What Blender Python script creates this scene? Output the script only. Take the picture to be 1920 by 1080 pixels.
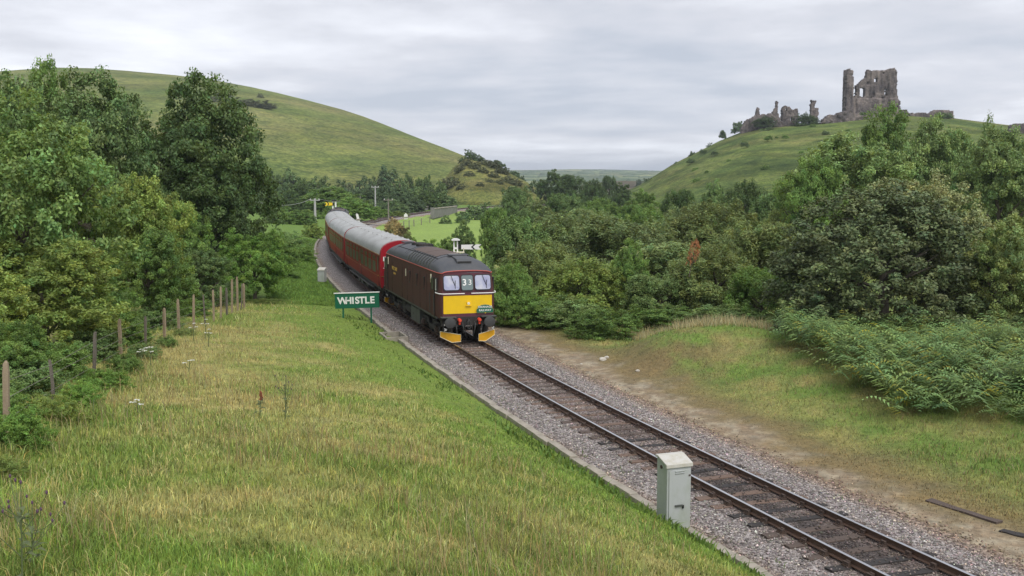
import bpy, math, random
import numpy as np
from mathutils import Vector, Matrix

for o in list(bpy.data.objects):
    bpy.data.objects.remove(o, do_unlink=True)
scene = bpy.context.scene
COL = scene.collection
R = math.radians
rng = np.random.default_rng(7)
random.seed(7)

# ------------------------------------------------------------------ camera
FPX, YH, CAMH = 2000.0, 335.9, 7.5          # focal length in photo pixels, horizon row, metres above rail
PITCH = math.atan((540 - YH) / FPX)
cam_d = bpy.data.cameras.new('camera')
cam = bpy.data.objects.new('camera', cam_d)
COL.objects.link(cam)
cam_d.sensor_width = 36
cam_d.lens = 36 * FPX / 1920
cam_d.clip_start = 0.2
cam_d.clip_end = 20000
cam.location = (0, 0, CAMH)
cam.rotation_euler = (math.pi / 2 - PITCH, 0, 0)
scene.camera = cam

# ------------------------------------------------------------------ light
SUN_EL, SUN_AZ = R(52), R(150)               # azimuth clockwise from +Y (behind the camera, to the right)
world = bpy.data.worlds.new('World')
scene.world = world
world.use_nodes = True
nt = world.node_tree
nt.nodes.clear()
W = nt.nodes.new
wout = W('ShaderNodeOutputWorld'); bg = W('ShaderNodeBackground')
sky = W('ShaderNodeTexSky'); sky.sky_type = 'NISHITA'; sky.sun_disc = False
sky.sun_elevation = SUN_EL; sky.sun_rotation = SUN_AZ
tc = W('ShaderNodeTexCoord'); sep = W('ShaderNodeSeparateXYZ')
nt.links.new(tc.outputs['Generated'], sep.inputs[0])
mx = W('ShaderNodeMath'); mx.operation = 'MAXIMUM'; mx.inputs[1].default_value = 0.0
nt.links.new(sep.outputs['Z'], mx.inputs[0])
ad = W('ShaderNodeMath'); ad.operation = 'ADD'; ad.inputs[1].default_value = 0.085
nt.links.new(mx.outputs[0], ad.inputs[0])
dx = W('ShaderNodeMath'); dx.operation = 'DIVIDE'; dy = W('ShaderNodeMath'); dy.operation = 'DIVIDE'
nt.links.new(sep.outputs['X'], dx.inputs[0]); nt.links.new(ad.outputs[0], dx.inputs[1])
nt.links.new(sep.outputs['Y'], dy.inputs[0]); nt.links.new(ad.outputs[0], dy.inputs[1])
cmb = W('ShaderNodeCombineXYZ')
nt.links.new(dx.outputs[0], cmb.inputs[0]); nt.links.new(dy.outputs[0], cmb.inputs[1])
mp = W('ShaderNodeMapping'); mp.inputs['Scale'].default_value = (0.55, 0.5, 1); mp.inputs['Location'].default_value = (3.1, 1.7, 0)
nt.links.new(cmb.outputs[0], mp.inputs[0])
n1 = W('ShaderNodeTexNoise'); n1.inputs['Scale'].default_value = 0.75; n1.inputs['Detail'].default_value = 7; n1.inputs['Roughness'].default_value = 0.52
n1.inputs['Distortion'].default_value = 0.5
n2 = W('ShaderNodeTexNoise'); n2.inputs['Scale'].default_value = 2.1; n2.inputs['Detail'].default_value = 6; n2.inputs['Roughness'].default_value = 0.55
nt.links.new(mp.outputs[0], n1.inputs[0]); nt.links.new(mp.outputs[0], n2.inputs[0])
mixn = W('ShaderNodeMix'); mixn.inputs[0].default_value = 0.4
nt.links.new(n1.outputs[0], mixn.inputs[2]); nt.links.new(n2.outputs[0], mixn.inputs[3])
ramp = W('ShaderNodeValToRGB')
ramp.color_ramp.elements[0].position = 0.38; ramp.color_ramp.elements[0].color = (0.44, 0.475, 0.55, 1)
ramp.color_ramp.elements[1].position = 0.63; ramp.color_ramp.elements[1].color = (0.86, 0.875, 0.93, 1)
e = ramp.color_ramp.elements.new(0.5); e.color = (0.60, 0.612, 0.668, 1)
nt.links.new(mixn.outputs[0], ramp.inputs[0])
skm = W('ShaderNodeVectorMath'); skm.operation = 'SCALE'; skm.inputs['Scale'].default_value = 0.07
nt.links.new(sky.outputs[0], skm.inputs[0])
smix = W('ShaderNodeMix'); smix.data_type = 'RGBA'; smix.inputs[0].default_value = 0.93
nt.links.new(skm.outputs[0], smix.inputs[6]); nt.links.new(ramp.outputs[0], smix.inputs[7])
hr = W('ShaderNodeMapRange'); hr.inputs[1].default_value = 0.0; hr.inputs[2].default_value = 0.22; hr.inputs[3].default_value = 1.28; hr.inputs[4].default_value = 1.0
nt.links.new(mx.outputs[0], hr.inputs[0])
hsc = W('ShaderNodeVectorMath'); hsc.operation = 'SCALE'; nt.links.new(smix.outputs[2], hsc.inputs[0]); nt.links.new(hr.outputs[0], hsc.inputs['Scale'])
nt.links.new(hsc.outputs[0], bg.inputs[0])
bg.inputs[1].default_value = 0.63
nt.links.new(bg.outputs[0], wout.inputs[0])

sun_d = bpy.data.lights.new('sun', 'SUN'); sun = bpy.data.objects.new('sun', sun_d); COL.objects.link(sun)
sun_d.energy = 1.5; sun_d.angle = R(45); sun_d.color = (1.0, 0.965, 0.90)
sun.rotation_euler = (math.pi / 2 - SUN_EL, 0, math.pi - SUN_AZ)

vs = scene.view_settings
vs.view_transform = 'Standard'; vs.look = 'None'; vs.exposure = 0.94; vs.gamma = 1.0
try:
    vs.use_curve_mapping = False
except Exception:
    pass
scene.render.engine = 'CYCLES'
scene.cycles.max_bounces = 8
scene.cycles.diffuse_bounces = 6
scene.cycles.transparent_max_bounces = 6

# ------------------------------------------------------------------ helpers: numbers
CP, SP = math.cos(PITCH), math.sin(PITCH)
def unproj(u, v, Y):
    """photo pixel at depth Y (metres in front of the camera, on the ground plane axis) -> world point"""
    a = (u - 960) / FPX; b = -(v - 540) / FPX
    d = (a, CP + b * SP, -SP + b * CP)
    t = Y / d[1]
    return Vector((d[0] * t, Y, CAMH + d[2] * t))
def xat(u, Y, z=0.0):
    return (u - 960) / FPX * (Y * CP - (z - CAMH) * SP)
def zat(v, Y):
    return unproj(960, v, Y).z

def hash2(ix, iy, seed):
    h = (ix.astype(np.int64) * 374761393 + iy.astype(np.int64) * 668265263 + seed * 974711) & 0x7fffffff
    h = ((h ^ (h >> 13)) * 1274126177) & 0x7fffffff
    return ((h ^ (h >> 16)) & 0xffff) / 65535.0
def vnoise(x, y, seed=0):
    x = np.asarray(x, float); y = np.asarray(y, float)
    ix = np.floor(x); iy = np.floor(y); fx = x - ix; fy = y - iy
    fx = fx * fx * (3 - 2 * fx); fy = fy * fy * (3 - 2 * fy)
    a = hash2(ix, iy, seed); b = hash2(ix + 1, iy, seed); c = hash2(ix, iy + 1, seed); d = hash2(ix + 1, iy + 1, seed)
    return (a * (1 - fx) + b * fx) * (1 - fy) + (c * (1 - fx) + d * fx) * fy
def fbm(x, y, seed=0, octv=4):
    s = 0; a = 0.5; n = 0
    for k in range(octv):
        s = s + a * vnoise(x * 2 ** k, y * 2 ** k, seed + k * 17); n += a; a *= 0.5
    return s / n
def sstep(a, b, x):
    t = np.clip((np.asarray(x, float) - a) / (b - a), 0, 1)
    return t * t * (3 - 2 * t)

# ------------------------------------------------------------------ the line of the track
DS = 0.25
TS = np.arange(-75, 420, DS)
_k = np.interp(TS, [-40, 0, 55, 120], [0.00382, 0.001364, 0.0018585, 0.0028808])
_th = np.concatenate([[0], np.cumsum(_k[:-1] * DS)])
_i0 = int(np.argmin(abs(TS))); TTH = _th - _th[_i0] - 0.30009
TX = np.cumsum(np.sin(TTH)) * DS; TY = np.cumsum(np.cos(TTH)) * DS
TX += -1.928 - TX[_i0]; TY += 48.508 - TY[_i0]
def trk(s, lat=0.0, z=0.0):
    x = np.interp(s, TS, TX); y = np.interp(s, TS, TY); th = np.interp(s, TS, TTH)
    return Vector((x + math.cos(th) * lat, y - math.sin(th) * lat, z))
def heading(s):
    return float(np.interp(s, TS, TTH))
def s_of_y(y):
    return np.interp(y, TY, TS)
def lateral(x, y):
    xt = np.interp(y, TY, TX); th = np.interp(y, TY, TTH)
    return (np.asarray(x) - xt) * np.cos(th)

# ------------------------------------------------------------------ ground height
HY = [-20, 0, 10, 17, 26, 36, 50, 57, 61, 66, 75, 100, 150, 250, 320]
HH = [4.8, 4.6, 4.2, 3.65, 2.75, 2.0, 1.25, 1.02, 0.75, 0.3, 0.75, 1.5, 1.0, 0.5, 0.2]
def ground_z(x, y, rough=True):
    x = np.asarray(x, float); y = np.asarray(y, float)
    lat = lateral(x, y)
    tl = np.maximum(-lat - 2.66, 0)
    zl = -0.30 + np.interp(y, HY, HH) * (1 - np.exp(-np.maximum(tl - .12, 0) / 4.5)) + 0.008 * np.maximum(tl - 25, 0)
    tr = np.maximum(lat - 2.8, 0)
    near = 1 - 0.75 * sstep(36, 52, y) - 0.25 * sstep(52, 62, y)
    zr = -0.34 + near * 1.25 * sstep(2.0, 13.0, tr) * (1 - 0.55 * sstep(14, 40, tr))
    mx_ = (x - 8.4) * 0.97 + (y - 46) * 0.24; my_ = (y - 46) * 0.97 - (x - 8.4) * 0.24
    mound = 1.25 * np.exp(-np.abs(mx_ / 3.5) ** 2.6 - np.abs(my_ / 2.9) ** 2.2) + 0.5 * np.exp(-((x - 11.5) / 2.5) ** 2 - ((y - 41) / 4.5) ** 2)
    zr = zr + mound * sstep(1.2, 4, tr)
    zr = zr - 1.1 * sstep(62, 100, y) * sstep(0.6, 6, tr)
    z = np.where(lat < 0, zl, zr)
    bed = (lat > -2.6) & (lat < 2.8)
    z = np.where(bed, -0.75, z)
    fade = 1 - sstep(300, 420, y)
    z = z * fade + (-1.6) * (1 - fade)
    if rough:
        amp = np.where(lat < 0, sstep(0.1, 2.0, tl), sstep(0.3, 3.0, tr))
        z = z + amp * (0.16 * (fbm(x * 0.45, y * 0.45, 3) - 0.5) + 0.05 * (fbm(x * 2.2, y * 2.2, 9, 2) - 0.5)) * np.where(bed, 0, 1)
    return z
def gz(x, y):
    return float(ground_z(np.array([x]), np.array([y]))[0])

# ------------------------------------------------------------------ helpers: materials
def new_mat(name):
    m = bpy.data.materials.new(name); m.use_nodes = True
    return m, m.node_tree, m.node_tree.nodes['Principled BSDF']
def ramp_node(t, stops):
    r = t.nodes.new('ShaderNodeValToRGB')
    r.color_ramp.elements[0].position = stops[0][0]; r.color_ramp.elements[0].color = (*stops[0][1], 1)
    r.color_ramp.elements[1].position = stops[-1][0]; r.color_ramp.elements[1].color = (*stops[-1][1], 1)
    for p, c in stops[1:-1]:
        q = r.color_ramp.elements.new(p); q.color = (*c, 1)
    return r
def noise_node(t, scale, detail=4, rough=0.55, coord='Object', stretch=None, distort=0):
    c = t.nodes.new('ShaderNodeTexCoord'); n = t.nodes.new('ShaderNodeTexNoise')
    n.inputs['Scale'].default_value = scale; n.inputs['Detail'].default_value = detail; n.inputs['Roughness'].default_value = rough
    n.inputs['Distortion'].default_value = distort
    if stretch:
        m = t.nodes.new('ShaderNodeMapping'); m.inputs['Scale'].default_value = stretch
        t.links.new(c.outputs[coord], m.inputs[0]); t.links.new(m.outputs[0], n.inputs[0])
    else:
        t.links.new(c.outputs[coord], n.inputs[0])
    return n
def mixc(t, fac, a, b, mode='MIX'):
    m = t.nodes.new('ShaderNodeMix'); m.data_type = 'RGBA'; m.blend_type = mode
    for idx, val in ((0, fac), (6, a), (7, b)):
        if hasattr(val, 'is_output') or isinstance(val, bpy.types.NodeSocket):
            t.links.new(val, m.inputs[idx])
        elif idx == 0:
            m.inputs[0].default_value = val
        else:
            m.inputs[idx].default_value = (*val, 1)
    return m.outputs[2]
def bump(t, bsdf, h, strength=0.4, dist=0.02):
    b = t.nodes.new('ShaderNodeBump'); b.inputs['Strength'].default_value = strength; b.inputs['Distance'].default_value = dist
    t.links.new(h, b.inputs['Height']); t.links.new(b.outputs[0], bsdf.inputs['Normal'])
MATS = {}
def paint(name, col, rough=0.5, metal=0.0, dirt=0.25, dirtcol=(0.05, 0.04, 0.03), scale=2.5, stretch=None, spec=0.5, bmp=0.0):
    """a worn surface: base colour broken by two noises of grime"""
    if name in MATS:
        return MATS[name]
    m, t, b = new_mat(name)
    n = noise_node(t, scale, 6, 0.65, stretch=stretch)
    r = ramp_node(t, [(0.42, (0, 0, 0)), (0.75, (1, 1, 1))])
    t.links.new(n.outputs[0], r.inputs[0])
    mm = t.nodes.new('ShaderNodeMath'); mm.operation = 'MULTIPLY'; mm.inputs[1].default_value = dirt
    t.links.new(r.outputs[0], mm.inputs[0])
    c = mixc(t, mm.outputs[0], col, dirtcol)
    t.links.new(c, b.inputs['Base Color'])
    b.inputs['Roughness'].default_value = rough; b.inputs['Metallic'].default_value = metal
    b.inputs['Specular IOR Level'].default_value = spec
    if bmp:
        n2 = noise_node(t, scale * 8, 4)
        bump(t, b, n2.outputs[0], bmp, 0.01)
    MATS[name] = m
    return m
def leaf_mat(name, col, trans=0.36, var=0.35, hue=(1.25, 1.0, 0.6)):
    """leaf colour x per-leaf attribute x per-plant variation, some light passing through"""
    if name in MATS:
        return MATS[name]
    m, t, b = new_mat(name)
    a = t.nodes.new('ShaderNodeAttribute'); a.attribute_name = 'col'
    oi = t.nodes.new('ShaderNodeObjectInfo')
    mr = t.nodes.new('ShaderNodeMapRange'); mr.inputs[3].default_value = 1 - var * 0.5; mr.inputs[4].default_value = 1 + var * 0.5
    t.links.new(oi.outputs['Random'], mr.inputs[0])
    c0 = mixc(t, 1.0, a.outputs['Color'], col, 'MULTIPLY')
    vm = t.nodes.new('ShaderNodeVectorMath'); vm.operation = 'SCALE'
    t.links.new(c0, vm.inputs[0]); t.links.new(mr.outputs[0], vm.inputs['Scale'])
    t.links.new(vm.outputs[0], b.inputs['Base Color'])
    b.inputs['Roughness'].default_value = 0.55; b.inputs['Specular IOR Level'].default_value = 0.35
    tr = t.nodes.new('ShaderNodeBsdfTranslucent')
    tcol = mixc(t, 1.0, vm.outputs[0], hue, 'MULTIPLY')
    t.links.new(tcol, tr.inputs[0])
    ms = t.nodes.new('ShaderNodeMixShader'); ms.inputs[0].default_value = trans
    t.links.new(b.outputs[0], ms.inputs[1]); t.links.new(tr.outputs[0], ms.inputs[2])
    t.links.new(ms.outputs[0], t.nodes['Material Output'].inputs[0])
    MATS[name] = m
    return m

# ------------------------------------------------------------------ helpers: objects
def tag(o, label, cat, group=None):
    o['label'] = label; o['category'] = cat
    if group:
        o['group'] = group
    return o
def thing(name, label, cat, loc=(0, 0, 0), rz=0.0, group=None):
    o = bpy.data.objects.new(name, None); COL.objects.link(o)
    o.empty_display_size = 0.2
    o.location = loc; o.rotation_euler = (0, 0, rz)
    return tag(o, label, cat, group)
def np_mesh(name, V, F, mat, cols=None, smooth=False, nv=None):
    """V (n,3), F (m,k) with one k -> mesh object data"""
    me = bpy.data.meshes.new(name)
    V = np.ascontiguousarray(V, dtype=np.float32); F = np.ascontiguousarray(F, dtype=np.int32)
    k = F.shape[1]
    me.vertices.add(len(V)); me.vertices.foreach_set('co', V.ravel())
    me.loops.add(F.size); me.loops.foreach_set('vertex_index', F.ravel())
    me.polygons.add(len(F)); me.polygons.foreach_set('loop_start', np.arange(0, F.size, k, dtype=np.int32))
    if cols is not None:
        ca = me.color_attributes.new('col', 'FLOAT_COLOR', 'POINT')
        c4 = np.ones((len(V), 4), np.float32); c4[:, :3] = cols
        ca.data.foreach_set('color', c4.ravel())
    if smooth:
        me.polygons.foreach_set('use_smooth', np.ones(len(F), bool))
    me.update(calc_edges=True)
    me.validate()
    if mat:
        me.materials.append(mat)
    return me
def link(name, me, parent=None):
    o = bpy.data.objects.new(name, me); COL.objects.link(o)
    if parent:
        o.parent = parent
    return o
def struct(name, me, kind='structure', parent=None):
    o = link(name, me, parent); o['kind'] = kind
    return o
class MB:
    """collects simple solids; build() links them as one mesh object"""
    def __init__(s):
        s.v = []; s.f = []; s.mi = []
    def add(s, vs_, fs, mi=0):
        b = len(s.v); s.v += [tuple(p) for p in vs_]; s.f += [tuple(b + i for i in q) for q in fs]; s.mi += [mi] * len(fs)
        return s
    def box(s, c, d, rz=0.0, mi=0, rx=0.0):
        hx, hy, hz = d[0] / 2, d[1] / 2, d[2] / 2
        M = Matrix.Rotation(rz, 3, 'Z') @ Matrix.Rotation(rx, 3, 'X')
        P = [Vector(c) + M @ Vector((x * hx, y * hy, z * hz)) for x, y, z in
             ((-1, -1, -1), (1, -1, -1), (1, 1, -1), (-1, 1, -1), (-1, -1, 1), (1, -1, 1), (1, 1, 1), (-1, 1, 1))]
        return s.add(P, [(0, 3, 2, 1), (4, 5, 6, 7), (0, 1, 5, 4), (1, 2, 6, 5), (2, 3, 7, 6), (3, 0, 4, 7)], mi)
    def prism(s, poly, fn, mi=0):
        """poly: 2-D points; fn(p, e) -> 3-D point for e = 0 and 1"""
        n = len(poly)
        P = [fn(p, 0) for p in poly] + [fn(p, 1) for p in poly]
        F = [tuple(range(n))[::-1], tuple(range(n, 2 * n))] + [(i, (i + 1) % n, n + (i + 1) % n, n + i) for i in range(n)]
        return s.add(P, F, mi)
    def cyl(s, p0, p1, r0, r1=None, n=10, mi=0):
        r1 = r0 if r1 is None else r1
        p0 = Vector(p0); p1 = Vector(p1); d = (p1 - p0).normalized()
        a = d.orthogonal().normalized(); b = d.cross(a)
        P = [p0 + r0 * (math.cos(t) * a + math.sin(t) * b) for t in [2 * math.pi * i / n for i in range(n)]]
        P += [p1 + r1 * (math.cos(t) * a + math.sin(t) * b) for t in [2 * math.pi * i / n for i in range(n)]]
        return s.add(P, [tuple(range(n))[::-1], tuple(range(n, 2 * n))] + [(i, (i + 1) % n, n + (i + 1) % n, n + i) for i in range(n)], mi)
    def tube(s, pts, r, n=6, mi=0):
        rr = r if isinstance(r, (list, tuple)) else [r] * len(pts)
        pts = [Vector(p) for p in pts]; rings = []
        a = None
        for i, p in enumerate(pts):
            d = (pts[min(i + 1, len(pts) - 1)] - pts[max(i - 1, 0)]).normalized()
            a = d.orthogonal().normalized() if a is None else (a - d * a.dot(d)).normalized()
            b = d.cross(a)
            rings.append([p + rr[i] * (math.cos(2 * math.pi * k / n) * a + math.sin(2 * math.pi * k / n) * b) for k in range(n)])
        return s.loft(rings, True, mi)
    def loft(s, rings, caps=True, mi=0, closed=True):
        n = len(rings[0]); P = [p for r in rings for p in r]; F = []
        for i in range(len(rings) - 1):
            for k in range(n if closed else n - 1):
                F.append((i * n + k, i * n + (k + 1) % n, (i + 1) * n + (k + 1) % n, (i + 1) * n + k))
        if caps:
            F += [tuple(range(n))[::-1], tuple(range((len(rings) - 1) * n, len(rings) * n))]
        return s.add(P, F, mi)
    def mesh(s, name, mats):
        me = bpy.data.meshes.new(name); me.from_pydata(s.v, [], s.f); me.update()
        for m in (mats if isinstance(mats, (list, tuple)) else [mats]):
            me.materials.append(m)
        if any(s.mi):
            me.polygons.foreach_set('material_index', s.mi)
        return me
    def build(s, name, mats, parent=None, bevel=0.0, smooth=False):
        me = s.mesh(name, mats); o = link(name, me, parent)
        if smooth:
            me.polygons.foreach_set('use_smooth', [True] * len(me.polygons))
            try:
                me.set_sharp_from_angle(angle=R(38))
            except Exception:
                pass
        if bevel:
            b = o.modifiers.new('bevel', 'BEVEL'); b.width = bevel; b.segments = 2; b.limit_method = 'ANGLE'
        return o
def copy_tree(o, parent=None, skip=()):
    c = o.copy(); COL.objects.link(c); c.parent = parent
    for ch in list(o.children):
        if ch.name.split('.')[0] not in skip:
            copy_tree(ch, c, skip)
    return c
def rrect(w, h, r, n=4):
    P = []
    for cx, cy, a0 in ((w / 2 - r, h / 2 - r, 0), (-w / 2 + r, h / 2 - r, 90), (-w / 2 + r, -h / 2 + r, 180), (w / 2 - r, -h / 2 + r, 270)):
        for i in range(n + 1):
            a = R(a0 + 90 * i / n); P.append((cx + r * math.cos(a), cy + r * math.sin(a)))
    return P
def lettering(name, txt, size, mat, parent, M, depth=0.006, bold=0.0, space=1.0):
    cu = bpy.data.curves.new(name, 'FONT'); cu.body = txt; cu.size = size; cu.extrude = depth; cu.offset = bold
    cu.align_x = 'CENTER'; cu.align_y = 'CENTER'; cu.space_character = space
    tmp = bpy.data.objects.new(name, cu); COL.objects.link(tmp)
    dg = bpy.context.evaluated_depsgraph_get()
    me = bpy.data.meshes.new_from_object(tmp.evaluated_get(dg))
    bpy.data.objects.remove(tmp, do_unlink=True)
    me.materials.clear(); me.materials.append(mat)
    o = link(name, me, parent); o.matrix_local = M
    return o
# lettering seen from the local -Y side: text x -> +X, text y -> +Z, extrusion toward -Y
FACE_FRONT = Matrix(((1, 0, 0, 0), (0, 0, -1, 0), (0, 1, 0, 0), (0, 0, 0, 1)))
# lettering seen from the local -X side: text x -> -Y (left of a viewer looking +X sees +Y ... ) text y -> +Z
FACE_LEFT = Matrix(((0, 0, -1, 0), (-1, 0, 0, 0), (0, 1, 0, 0), (0, 0, 0, 1)))

# ================================================================== SETTING
def attr_ground_mat(name, nscale=9.0, amp=0.45, bmp=0.5, bdist=0.06, rough=0.9):
    m, t, b = new_mat(name)
    a = t.nodes.new('ShaderNodeAttribute'); a.attribute_name = 'col'
    n = noise_node(t, nscale, 6, 0.7); n2 = noise_node(t, nscale * 0.22, 4, 0.6)
    r = ramp_node(t, [(0.25, (1 - amp,) * 3), (0.75, (1 + amp,) * 3)])
    t.links.new(n.outputs[0], r.inputs[0])
    r2 = ramp_node(t, [(0.3, (0.82, 0.86, 0.86)), (0.7, (1.18, 1.12, 1.0))])
    t.links.new(n2.outputs[0], r2.inputs[0])
    c = mixc(t, 1.0, a.outputs['Color'], r.outputs[0], 'MULTIPLY')
    c = mixc(t, 1.0, c, r2.outputs[0], 'MULTIPLY')
    t.links.new(c, b.inputs['Base Color']); b.inputs['Roughness'].default_value = rough
    b.inputs['Specular IOR Level'].default_value = 0.15
    bump(t, b, n.outputs[0], bmp, bdist)
    return m

GREEN = np.array([0.125, 0.19, 0.044]); LUSH = np.array([0.16, 0.235, 0.046]); STRAW = np.array([0.37, 0.325, 0.135])
OLIVE = np.array([0.165, 0.185, 0.052]); DIRT = np.array([0.235, 0.185, 0.135]); DEAD = np.array([0.19, 0.138, 0.078])
CHALK = np.array([0.42, 0.37, 0.29]); DARKG = np.array([0.045, 0.07, 0.02])
def turf(x, y):
    """colour of the turf at a place: lush near the kerb, straw in the middle of the bank, dead and bare by the ballast"""
    x = np.asarray(x, float); y = np.asarray(y, float)
    lat = lateral(x, y); tl = -lat - 2.66; tr = lat - 2.8
    nA = fbm(x * 0.28, y * 0.28, 21); nB = fbm(x * 0.9, y * 0.9, 31); nC = fbm(x * 3.1, y * 3.1, 41, 3)
    # left bank
    dry = np.clip(-0.13 + 1.9 * (nA - 0.5) + 1.1 * (nB - 0.5) + 0.5 * sstep(1.6, 6.5, tl + 3 * (nA - .5)) - 0.15 * sstep(9, 13, tl), 0, 1)
    dry = dry * sstep(1.6, 4.4, tl + 1.5 * (nB - 0.5))
    dry = np.clip(dry + 0.34 * sstep(20, 28, y) * (1 - sstep(44, 54, y)) * sstep(6, 9, tl), 0, 1)
    cl = LUSH[None] * (1 - dry[:, None]) + STRAW[None] * dry[:, None]
    g2 = np.clip(0.6 * sstep(0.45, 0.6, nC), 0, 1)[:, None]
    cl = cl * (1 - 0.5 * g2) + OLIVE[None] * 0.5 * g2
    far = sstep(58, 70, y)[:, None]
    cl = cl * (1 - far) + np.array([0.13, 0.215, 0.045])[None] * far
    # right side
    d = tr + 2.4 * (nB - 0.5) + 1.6 * (nA - .5)
    bare = (1 - sstep(0.7, 2.1, d))[:, None]; dead = (1 - sstep(2.0, 4.4, d))[:, None]
    dryr = np.clip(0.18 + 2.0 * (nB - 0.47) + 0.9 * (nA - 0.5) + 0.75 * sstep(45.5, 47.5, y) * (1 - sstep(56, 60, y)) * sstep(4.5, 7, tr), 0, 1)[:, None]
    cr = (GREEN * 1.12)[None] * (1 - dryr) + (STRAW * 0.82)[None] * dryr
    ero = (np.exp(-((x - 6.4) / 2.6) ** 2 - ((y - 43.2) / 2.4) ** 2) * sstep(.38, .62, nB + .25 * (nC - .5)) * .85)[:, None]
    cr = cr * (1 - ero) + (DEAD * .85)[None] * ero
    cr = cr * (1 - dead * 0.85) + DEAD[None] * dead * 0.85
    soil = DIRT[None] + (CHALK - DIRT)[None] * (0.6 * sstep(0.47, 0.68, nC))[:, None]
    cr = cr * (1 - bare) + soil * bare
    meadow = sstep(105, 125, y)[:, None]
    md = np.array([0.235, 0.335, 0.085])[None] * (0.85 + 0.3 * nA[:, None])
    cr = cr * (1 - meadow) + md * meadow
    c = np.where((lat < 0)[:, None], cl, cr)
    ff = sstep(300, 420, y)[:, None]
    return c * (1 - ff) + DARKG[None] * 1.6 * ff

# ---- ground: one sheet, fine near the camera, reaching the horizon
az = np.radians(np.concatenate([np.linspace(-70, -34, 40)[:-1], np.linspace(-34, 34, 350), np.linspace(34, 70, 40)[1:]]))
rad = np.concatenate([np.arange(2, 64, 0.30), 64 * np.exp(np.linspace(0, math.log(9000 / 64), 130))])
A, RR = np.meshgrid(az, rad)
gx = (RR * np.tan(A) * np.cos(A)).ravel(); gy = (RR * np.cos(A)).ravel()
gzv = ground_z(gx, gy)
na, nr = len(az), len(rad)
ii, jj = np.meshgrid(np.arange(nr - 1), np.arange(na - 1), indexing='ij')
q0 = (ii * na + jj).ravel()
GF = np.stack([q0, q0 + 1, q0 + na + 1, q0 + na], 1)
gcol = turf(gx, gy) * 0.95
ground = struct('ground', np_mesh('ground', np.stack([gx, gy, gzv], 1), GF, attr_ground_mat('turf_soil', 7.0, 0.42, 0.5, 0.05), gcol, True))

# ---- hills: sheets with their own depth, from foot to ridge and down the far side
def hill_mat(name, c0, c1, c2, scale, stretch=(1, 1, 2.2), fine=6.0, lines=0.25):
    m, t, b = new_mat(name)
    n = noise_node(t, scale, 6, 0.6, stretch=stretch); n2 = noise_node(t, scale * fine, 6, 0.72, stretch=(1, 1, 3.0))
    n3 = noise_node(t, scale * 2.3, 3, 0.5, stretch=(0.45, 0.45, 4.0))
    r = ramp_node(t, [(0.30, c0), (0.5, c1), (0.72, c2)]); t.links.new(n.outputs[0], r.inputs[0])
    r2 = ramp_node(t, [(0.36, (0.62, 0.68, 0.66)), (0.5, (1, 1, 1)), (0.64, (1.32, 1.24, 1.08))]); t.links.new(n2.outputs[0], r2.inputs[0])
    r3 = ramp_node(t, [(0.41, (1 - lines,) * 3), (0.59, (1 + lines * 0.7,) * 3)]); t.links.new(n3.outputs[0], r3.inputs[0])
    c = mixc(t, 1.0, r.outputs[0], r2.outputs[0], 'MULTIPLY'); c = mixc(t, 1.0, c, r3.outputs[0], 'MULTIPLY')
    n4 = noise_node(t, scale * fine * 5, 5, 0.75); r4 = ramp_node(t, [(0.38, (0.52, 0.58, 0.60)), (0.62, (1.42, 1.36, 1.25))]); t.links.new(n4.outputs[0], r4.inputs[0])
    c = mixc(t, 1.0, c, r4.outputs[0], 'MULTIPLY')
    t.links.new(c, b.inputs['Base Color']); b.inputs['Roughness'].default_value = 0.95; b.inputs['Specular IOR Level'].default_value = 0.1
    bump(t, b, n4.outputs[0], 0.7, 0.6)
    return m
HILLZ = {}
def hill(name, ridge, foot, zfoot, mat, ncol=170, nrow=70, bulge=0.35, amp=1.2, back=0.8, seed=1):
    ru = [p[0] for p in ridge]; rv = [p[1] for p in ridge]; rd = [p[2] for p in ridge]
    fu = [p[0] for p in foot]; fd = [p[1] for p in foot]
    us = np.linspace(ru[0], ru[-1], ncol); ts = np.concatenate([np.linspace(0, 1, nrow), 1 + np.linspace(0.05, back, 18)])
    V = []
    for t in ts:
        for u in us:
            D1 = np.interp(u, ru, rd); v = np.interp(u, ru, rv); D0 = np.interp(u, fu, fd)
            top = unproj(u, v, D1)
            Y = D0 + (D1 - D0) * t
            if t <= 1:
                p = t * (1 + bulge - bulge * t)
            else:
                p = 1 - 0.5 * (t - 1) * (t - 0.7)
            z = zfoot + (top.z - zfoot) * p
            V.append((top.x / top.y * Y, Y, z))
    V = np.array(V); T = np.repeat(ts, ncol)
    V[:, 2] += amp * (fbm(V[:, 0] / 28, V[:, 1] / 28, seed, 5) - 0.5) * np.where(T < 1, np.sin(np.pi * np.clip(T, 0, 1)) + 0.12, 0.12)
    i2, j2 = np.meshgrid(np.arange(len(ts) - 1), np.arange(ncol - 1), indexing='ij'); q = (i2 * ncol + j2).ravel()
    F = np.stack([q, q + 1, q + ncol + 1, q + ncol], 1)
    def zq(u, Y):
        D1 = np.interp(u, ru, rd); v = np.interp(u, ru, rv); D0 = np.interp(u, fu, fd)
        top = unproj(u, v, D1); t = (Y - D0) / (D1 - D0)
        t = min(max(t, 0), 1.0)
        return zfoot + (top.z - zfoot) * t * (1 + bulge - bulge * t)
    HILLZ[name] = zq
    return struct(name, np_mesh(name, V, F, mat, None, True))
hm1 = hill_mat('chalk_down_grass', (0.085, 0.14, 0.036), (0.15, 0.18, 0.056), (0.215, 0.205, 0.088), 0.012, (1, 1, 2.0), 9.0, 0.16)
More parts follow.
